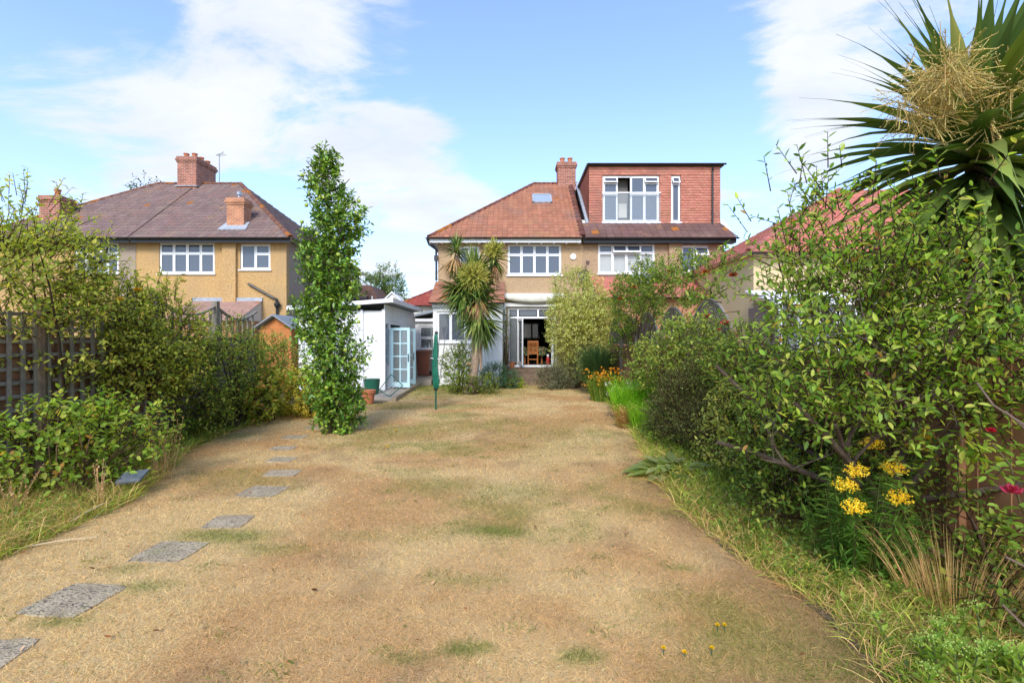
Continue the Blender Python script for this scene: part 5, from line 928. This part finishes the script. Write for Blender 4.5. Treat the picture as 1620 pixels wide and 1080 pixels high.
# pink rose at the right edge
rr_ = thing('pink_rose', 'arching bare rose stem with one pink bloom and a red bud at the right edge', 'rose', (2.9,2.75,0)); fk = FB(); fl = FB()
path_ = [np.array(p) for p in ((2.95,2.8,0),(2.9,2.75,.6),W(1615,800,2.68),W(1598,735,2.66),W(1568,700,2.65))]
for a, b in zip(path_[:-1], path_[1:]): fk.sticks(a[None], b[None], np.array([.006]), np.array([.005]), S(130,120,80,.6)[None])
for a, b in ((W(1620,672,2.8),W(1570,640,2.8)),(W(1570,640,2.8),W(1545,605,2.8)),(W(1635,690,2.8),W(1590,650,2.8)),(W(1640,905,2.5),W(1590,880,2.5)),(W(1640,1010,2.3),W(1585,955,2.3))): fk.sticks(np.array(a)[None], np.array(b)[None], np.array([.009]), np.array([.006]), S(150,128,112,.6)[None])
fk.build('stems', BARKT, rr_); rose(rr_, W(1600,778,2.66), .055, S(226,80,120,.75)); rose(rr_, W(1568,682,2.65), .026, S(220,40,70,.75), 'bud')
LR = G((134,166,62,3),(112,146,52,3),(156,182,80,2)); lm2 = []
for q in range(5): f2 = FB(); f2.leaves(np.zeros((1,3)), np.array([[1.,0,0]]), np.array([[0,0,1.]]), np.ones(1), np.full(1,.62), pal(1, LR, .12), True, curl=.15); lm2.append(f2.mesh('leaf'))
for k in range(44):
    px, py = random.uniform(1545,1640), random.choice((random.uniform(690,760), random.uniform(790,880))); o = link('leaf', lm2[k%5], LEAF, rr_); o.location = W(px, py, random.uniform(2.6,2.8)); o.rotation_euler = (random.uniform(-.6,.6), random.uniform(-.5,.5), random.uniform(0,6.28)); s = random.uniform(.05,.085); o.scale = (s,s,s)
# -- left side
shrub('rambling_elder', 'huge rambling shrub with yellowish leaves overgrowing the left trellis', 'shrub', (-5.4,6.0,0), [((-5.5,5.4,2.45),(.7,.9,.62)),((-6.0,6.0,2.55),(.8,1.0,.9)),((-5.3,6.4,1.75),(.65,.9,.75)),((-5.2,7.2,1.75),(.6,.9,.62)),((-6.4,5.6,2.0),(.7,.9,.9)),((-5.6,7.6,1.5),(.55,.9,.7)),((-5.0,6.9,1.3),(.4,.6,.5)),((-5.1,7.0,2.0),(.4,.7,.5))], 3300, 7, .24, .07, .46, G((158,164,64,4),(136,148,58,4),(178,178,80,3),(116,130,54,2),(190,172,84,1)), gap=.4, nst=30, r0=.028, noise=.5)
re_ = bpy.data.objects['rambling_elder']
for px, py, Y_, c in ((218,460,6.5,(240,196,60)),(290,446,7.0,(240,220,140)),(190,475,6.3,(240,200,90))): rose(re_, W(px,py,Y_-.3), .06, S(*c,.75))
shrub('mixed_hedge', 'tangled green hedge under the dipped fence panels', 'hedge', (-5.2,9.2,0), [((-5.35,8.6,1.0),(.45,.9,.85)),((-5.5,9.8,1.15),(.45,.9,.85)),((-5.6,10.9,1.1),(.5,.8,.85)),((-5.2,8.0,.6),(.45,.6,.5)),((-5.6,12.0,.9),(.6,.7,.8)),((-5.3,10.3,.5),(.35,.8,.42))], 2200, 6, .2, .07, .42, G((140,156,62,4),(118,138,56,4),(164,170,78,2),(98,118,50,2),(186,160,84,.6)), gap=.32, nst=26)
shrub('bramble_bush', 'leafy bramble with bare twisted stems in front of the trellis', 'shrub', (-4.6,5.2,0), [((-4.75,5.0,.62),(.45,.5,.45)),((-4.4,5.5,.55),(.45,.5,.42)),((-4.9,5.8,.5),(.4,.5,.4))], 480, 6, .2, .066, .56, G((140,164,60,4),(118,146,54,3),(168,176,74,2),(196,150,70,.5)), rich=True, gap=.3, nst=26, r0=.012, stemcol=S(150,120,92,.6))
shrub('golden_euonymus', 'bright yellow variegated euonymus beside the columnar apple tree', 'shrub', (-4.5,10.8,0), [((-4.55,10.8,.45),(.36,.4,.45)),((-4.3,10.7,.25),(.3,.3,.25)),((-4.75,11.0,.75),(.22,.3,.3))], 520, 6, .15, .06, .5, G((214,196,80,4),(190,176,70,3),(150,156,60,2),(228,214,120,1)))
shrub('copper_leaved_shrub', 'small shrub with orange-tinted leaves in the far left border', 'shrub', (-5.0,10.2,0), [((-4.95,10.2,.75),(.25,.35,.25)),((-4.9,9.7,.45),(.25,.3,.3))], 170, 5, .16, .08, .7, G((206,150,90,1.4),(150,156,62,5),(126,140,54,3)), rich=True)
def dry_stalks(name, label, c, n, h, r):
    o = thing(name, label, 'dried plant', (c[0],c[1],0)); fb = FB(); a = rng.random(n)*6.283; P = np.c_[c[0]+rng.normal(size=n)*r*.4, c[1]+rng.normal(size=n)*r*.4, np.zeros(n)]; T_ = P+np.c_[np.cos(a)*r, np.sin(a)*r, h*rng.uniform(.6,1,n)]; fb.sticks(P, T_, np.full(n,.003), np.full(n,.0015), pal(n, G((196,164,118,3),(170,136,94,2)), .15))
    m_ = n*14; t = rng.uniform(.35,1,m_); i = rng.integers(0,n,m_); fb.leaves(P[i]+(T_[i]-P[i])*t[:,None], rng.normal(size=(m_,3)), rng.normal(size=(m_,3)), np.full(m_,.02), np.full(m_,.010), pal(m_, G((190,156,112,3),(160,124,84,2)), .18)); fb.build('stalks', GRASS, o); return o
dry_stalks('dried_stalks', 'tall brown seeded stalks at the left lawn edge', (-4.13,5.85), 26, .78, .12); dry_stalks('dried_stalks', 'single short seeded stalk among the left weeds', (-4.05,4.85), 10, .5, .05); dry_stalks('dried_stalks', 'dry pale stalks at the far left edge', (-4.6,4.5), 18, .5, .25)
for px, py, L, a, el, lb in ((30,872,.5,.35,.02,'long pale straw stem lying on the left lawn edge'),(150,825,.28,1.9,.05,'short pale straw stem lying left of the slabs'),(95,840,.35,1.2,.3,'pale broken stem leaning in the left weeds'),(150,790,.42,-.25,.05,'pale straw stem lying across the left weeds')):
    x, y = gp(px, py); s_ = MB().tube([(x,y,.03),(x+math.cos(a)*L*.5,y+math.sin(a)*L*.5,.045+el*L*.5),(x+math.cos(a)*L,y+math.sin(a)*L,.04+el*L)], [.006,.005,.003], 6).build('straw_stem', mat('straw', (.55,.44,.28), .8, .2)); tag(s_, lb, 'straw stem', 'fallen straw stems')
# -- around the palm and steps
shrub('white_rose_bush', 'rose bush with a cream bloom left of the cordyline trunk', 'rose bush', (-1.75,15.9,0), [((-1.75,15.9,.75),(.45,.4,.7)),((-1.5,16.1,1.1),(.35,.35,.45))], 420, 6, .2, .075, .58, MIDG, gap=.3); rose(bpy.data.objects['white_rose_bush'], W(741,577,15.3), .11, S(236,214,180,.75))
shrub('low_green_shrub', 'low leafy shrub at the foot of the cordyline trunk', 'shrub', (-1.2,15.4,0), [((-1.55,15.4,.28),(.4,.3,.3)),((-.8,15.5,.3),(.35,.3,.32))], 380, 6, .14, .06, .4, MIDG)
shrub('euphorbia', 'blue-green euphorbia mound under the extension wall', 'shrub', (-.55,17.2,0), [((-.6,17.2,.45),(.5,.4,.45)),((-.1,17.3,.3),(.35,.35,.3))], 520, 7, .16, .075, .24, G((96,132,104,4),(78,112,90,3),(120,150,116,2)), up=.6)
shrub('lime_groundcover', 'lime-green low plant beside the timber steps', 'plant', (.0,17.6,0), [((.05,17.6,.16),(.4,.3,.16))], 200, 6, .1, .05, .5, G((166,186,50,3),(140,166,46,2)))
shrub('wall_climber', 'thin climber on the white post beside the patio doors', 'climber', (-.3,19.3,0), [((-.3,19.25,1.6),(.12,.1,1.2)),((-.35,19.2,2.6),(.3,.1,.3))], 130, 5, .2, .06, .4, MIDG, gap=.2)
# background trees
def tree(name, label, x, y, zc, r, h, cols, n=700):
    o = thing(name, label, 'tree', (x,y,0)); fb, fk = FB(), FB(); MB().tube([(x,y,-.1),(x+.1,y,zc-r[2]*.5),(x,y,zc+r[2]*.6)], [.2,.14,.04], 8).build('trunk', BARK0, o)
    for k in range(6): P, D = ell(n//6, (x+random.gauss(0,r[0]*.45), y+random.gauss(0,r[1]*.4), zc+random.gauss(0,r[2]*.4)), [q*.6 for q in r], .4, .5); twigs(fb, P, D, 7, .4, .17, .5, cols, .3, False, .2, .25, fbk=fk)
    fb.build('crown', LEAF, o); fk.build('branches', BARKT, o)
BARK0 = mat('tree_bark', (.12,.09,.07), .9, .1)
tree('distant_tree', 'green tree rising behind the summerhouse roof', -8.9, 34, 5.4, (1.5,1.5,1.6), 7, G((104,124,70,3),(84,106,60,3),(126,140,84,2)))
tree('distant_tree', 'dark conifer top showing behind the far left roof', -21.5, 29, 7.6, (1.6,1.4,2.0), 9, G((70,90,66,3),(56,76,56,3)))
tree('front_garden_tree', 'green tree seen through the dining room window', 1.2, 32, 2.4, (2.0,1.2,1.8), 4, G((120,140,60,3),(100,124,52,3),(150,160,80,2)), 900)
# -- border weeds and tall grasses (nobody could count them)
fb = FB()
def weeds(y0, y1, edge, w0, w1, n, h, cols, wd=.006, side=1, droop=.4):
    y = rng.uniform(y0,y1,n); x = ex(y, edge)+side*rng.uniform(w0,w1,n); fb.blades(np.c_[x,y,np.full(n,.01)], np.c_[rng.normal(size=(n,2))*.55, np.ones(n)], h*rng.uniform(.4,1.3,n), np.full(n,wd), np.abs(pal(n, cols, .22)), droop, 3)
DRYC = G((200,168,112,4),(176,140,90,3),(150,140,72,2),(120,130,60,1)); GRC = G((140,156,60,4),(116,136,50,4),(170,176,76,2),(196,168,110,1))
weeds(1.9,4.6,RE,-.05,1.2,5200,.26,DRYC,.0045); weeds(1.9,4.4,RE,.0,1.1,6500,.20,GRC,.006); weeds(4.4,9,RE,-.03,.9,6000,.28,GRC,.008); weeds(4.4,9,RE,-.05,.5,2500,.25,DRYC,.007); weeds(9,16.5,RE,-.05,.7,4500,.3,GRC,.014)
weeds(2.9,6.6,LE,-.15,1.3,9500,.26,GRC,.007,-1); weeds(3.2,6.6,LE,-.15,1.0,6500,.34,DRYC,.005,-1); weeds(6.6,12.4,LE,-.05,.7,5200,.28,GRC,.012,-1); weeds(6.6,12.4,LE,-.1,.3,1800,.2,DRYC,.010,-1)
tag(fb.build('border_weeds', GRASS), 'tangle of dry and green grasses and weeds along both lawn edges', 'weeds')
fb = FB()
def cover(y0, y1, edge, w0, w1, n, zmax, ll, cols, side=1):
    y = rng.uniform(y0,y1,n); x = ex(y, edge)+side*rng.uniform(w0,w1,n); k = fbm(np.c_[x*2.2,y*2.2,np.zeros(n)],2) > .45; x, y = x[k], y[k]; n = len(x); P = np.c_[x,y,rng.uniform(.03,zmax,n)]; twigs(fb, P, rng.normal(size=(n,3))*.6, 5, .07, ll, .6, cols, .6)
cover(2.2,5,RE,.02,1.2,900,.16,.035,MIDG); cover(5,10,RE,.02,1.0,900,.3,.05,MIDG); cover(10,16.3,RE,.1,.7,700,.4,.07,MIDG); cover(3.2,7,LE,.05,1.4,1100,.25,.04,MIDG,-1); cover(7,12.4,LE,.05,.8,900,.4,.06,MIDG,-1)
tag(fb.build('ground_cover', LEAF), 'low leafy ground cover under the border plants', 'ground cover')
# dandelions
dm_ = None
for k, (px, py, lb) in enumerate(((1135,1000,'left of the near pair of yellow dandelions'),(1146,1000,'right of the near pair of yellow dandelions'),(1050,1037,'yellow dandelion closest to the bottom edge left of the rest'),(1083,1044,'lowest yellow dandelion on the near lawn'),(1126,1037,'yellow dandelion below the near pair'),(613,711,'yellow dandelion right of the columnar apple tree'),(626,684,'yellow dandelion farthest down the lawn'))):
    x, y = gp(px, py); d = thing('dandelion', lb, 'flower', (x,y,0), 'dandelions in the lawn'); MB().tube([(x,y,0),(x,y,.045)], .0025, 5).build('stalk', GREENM, d); rose(d, (x,y,.042), .016 if py > 900 else .03, S(250,210,30,.8))
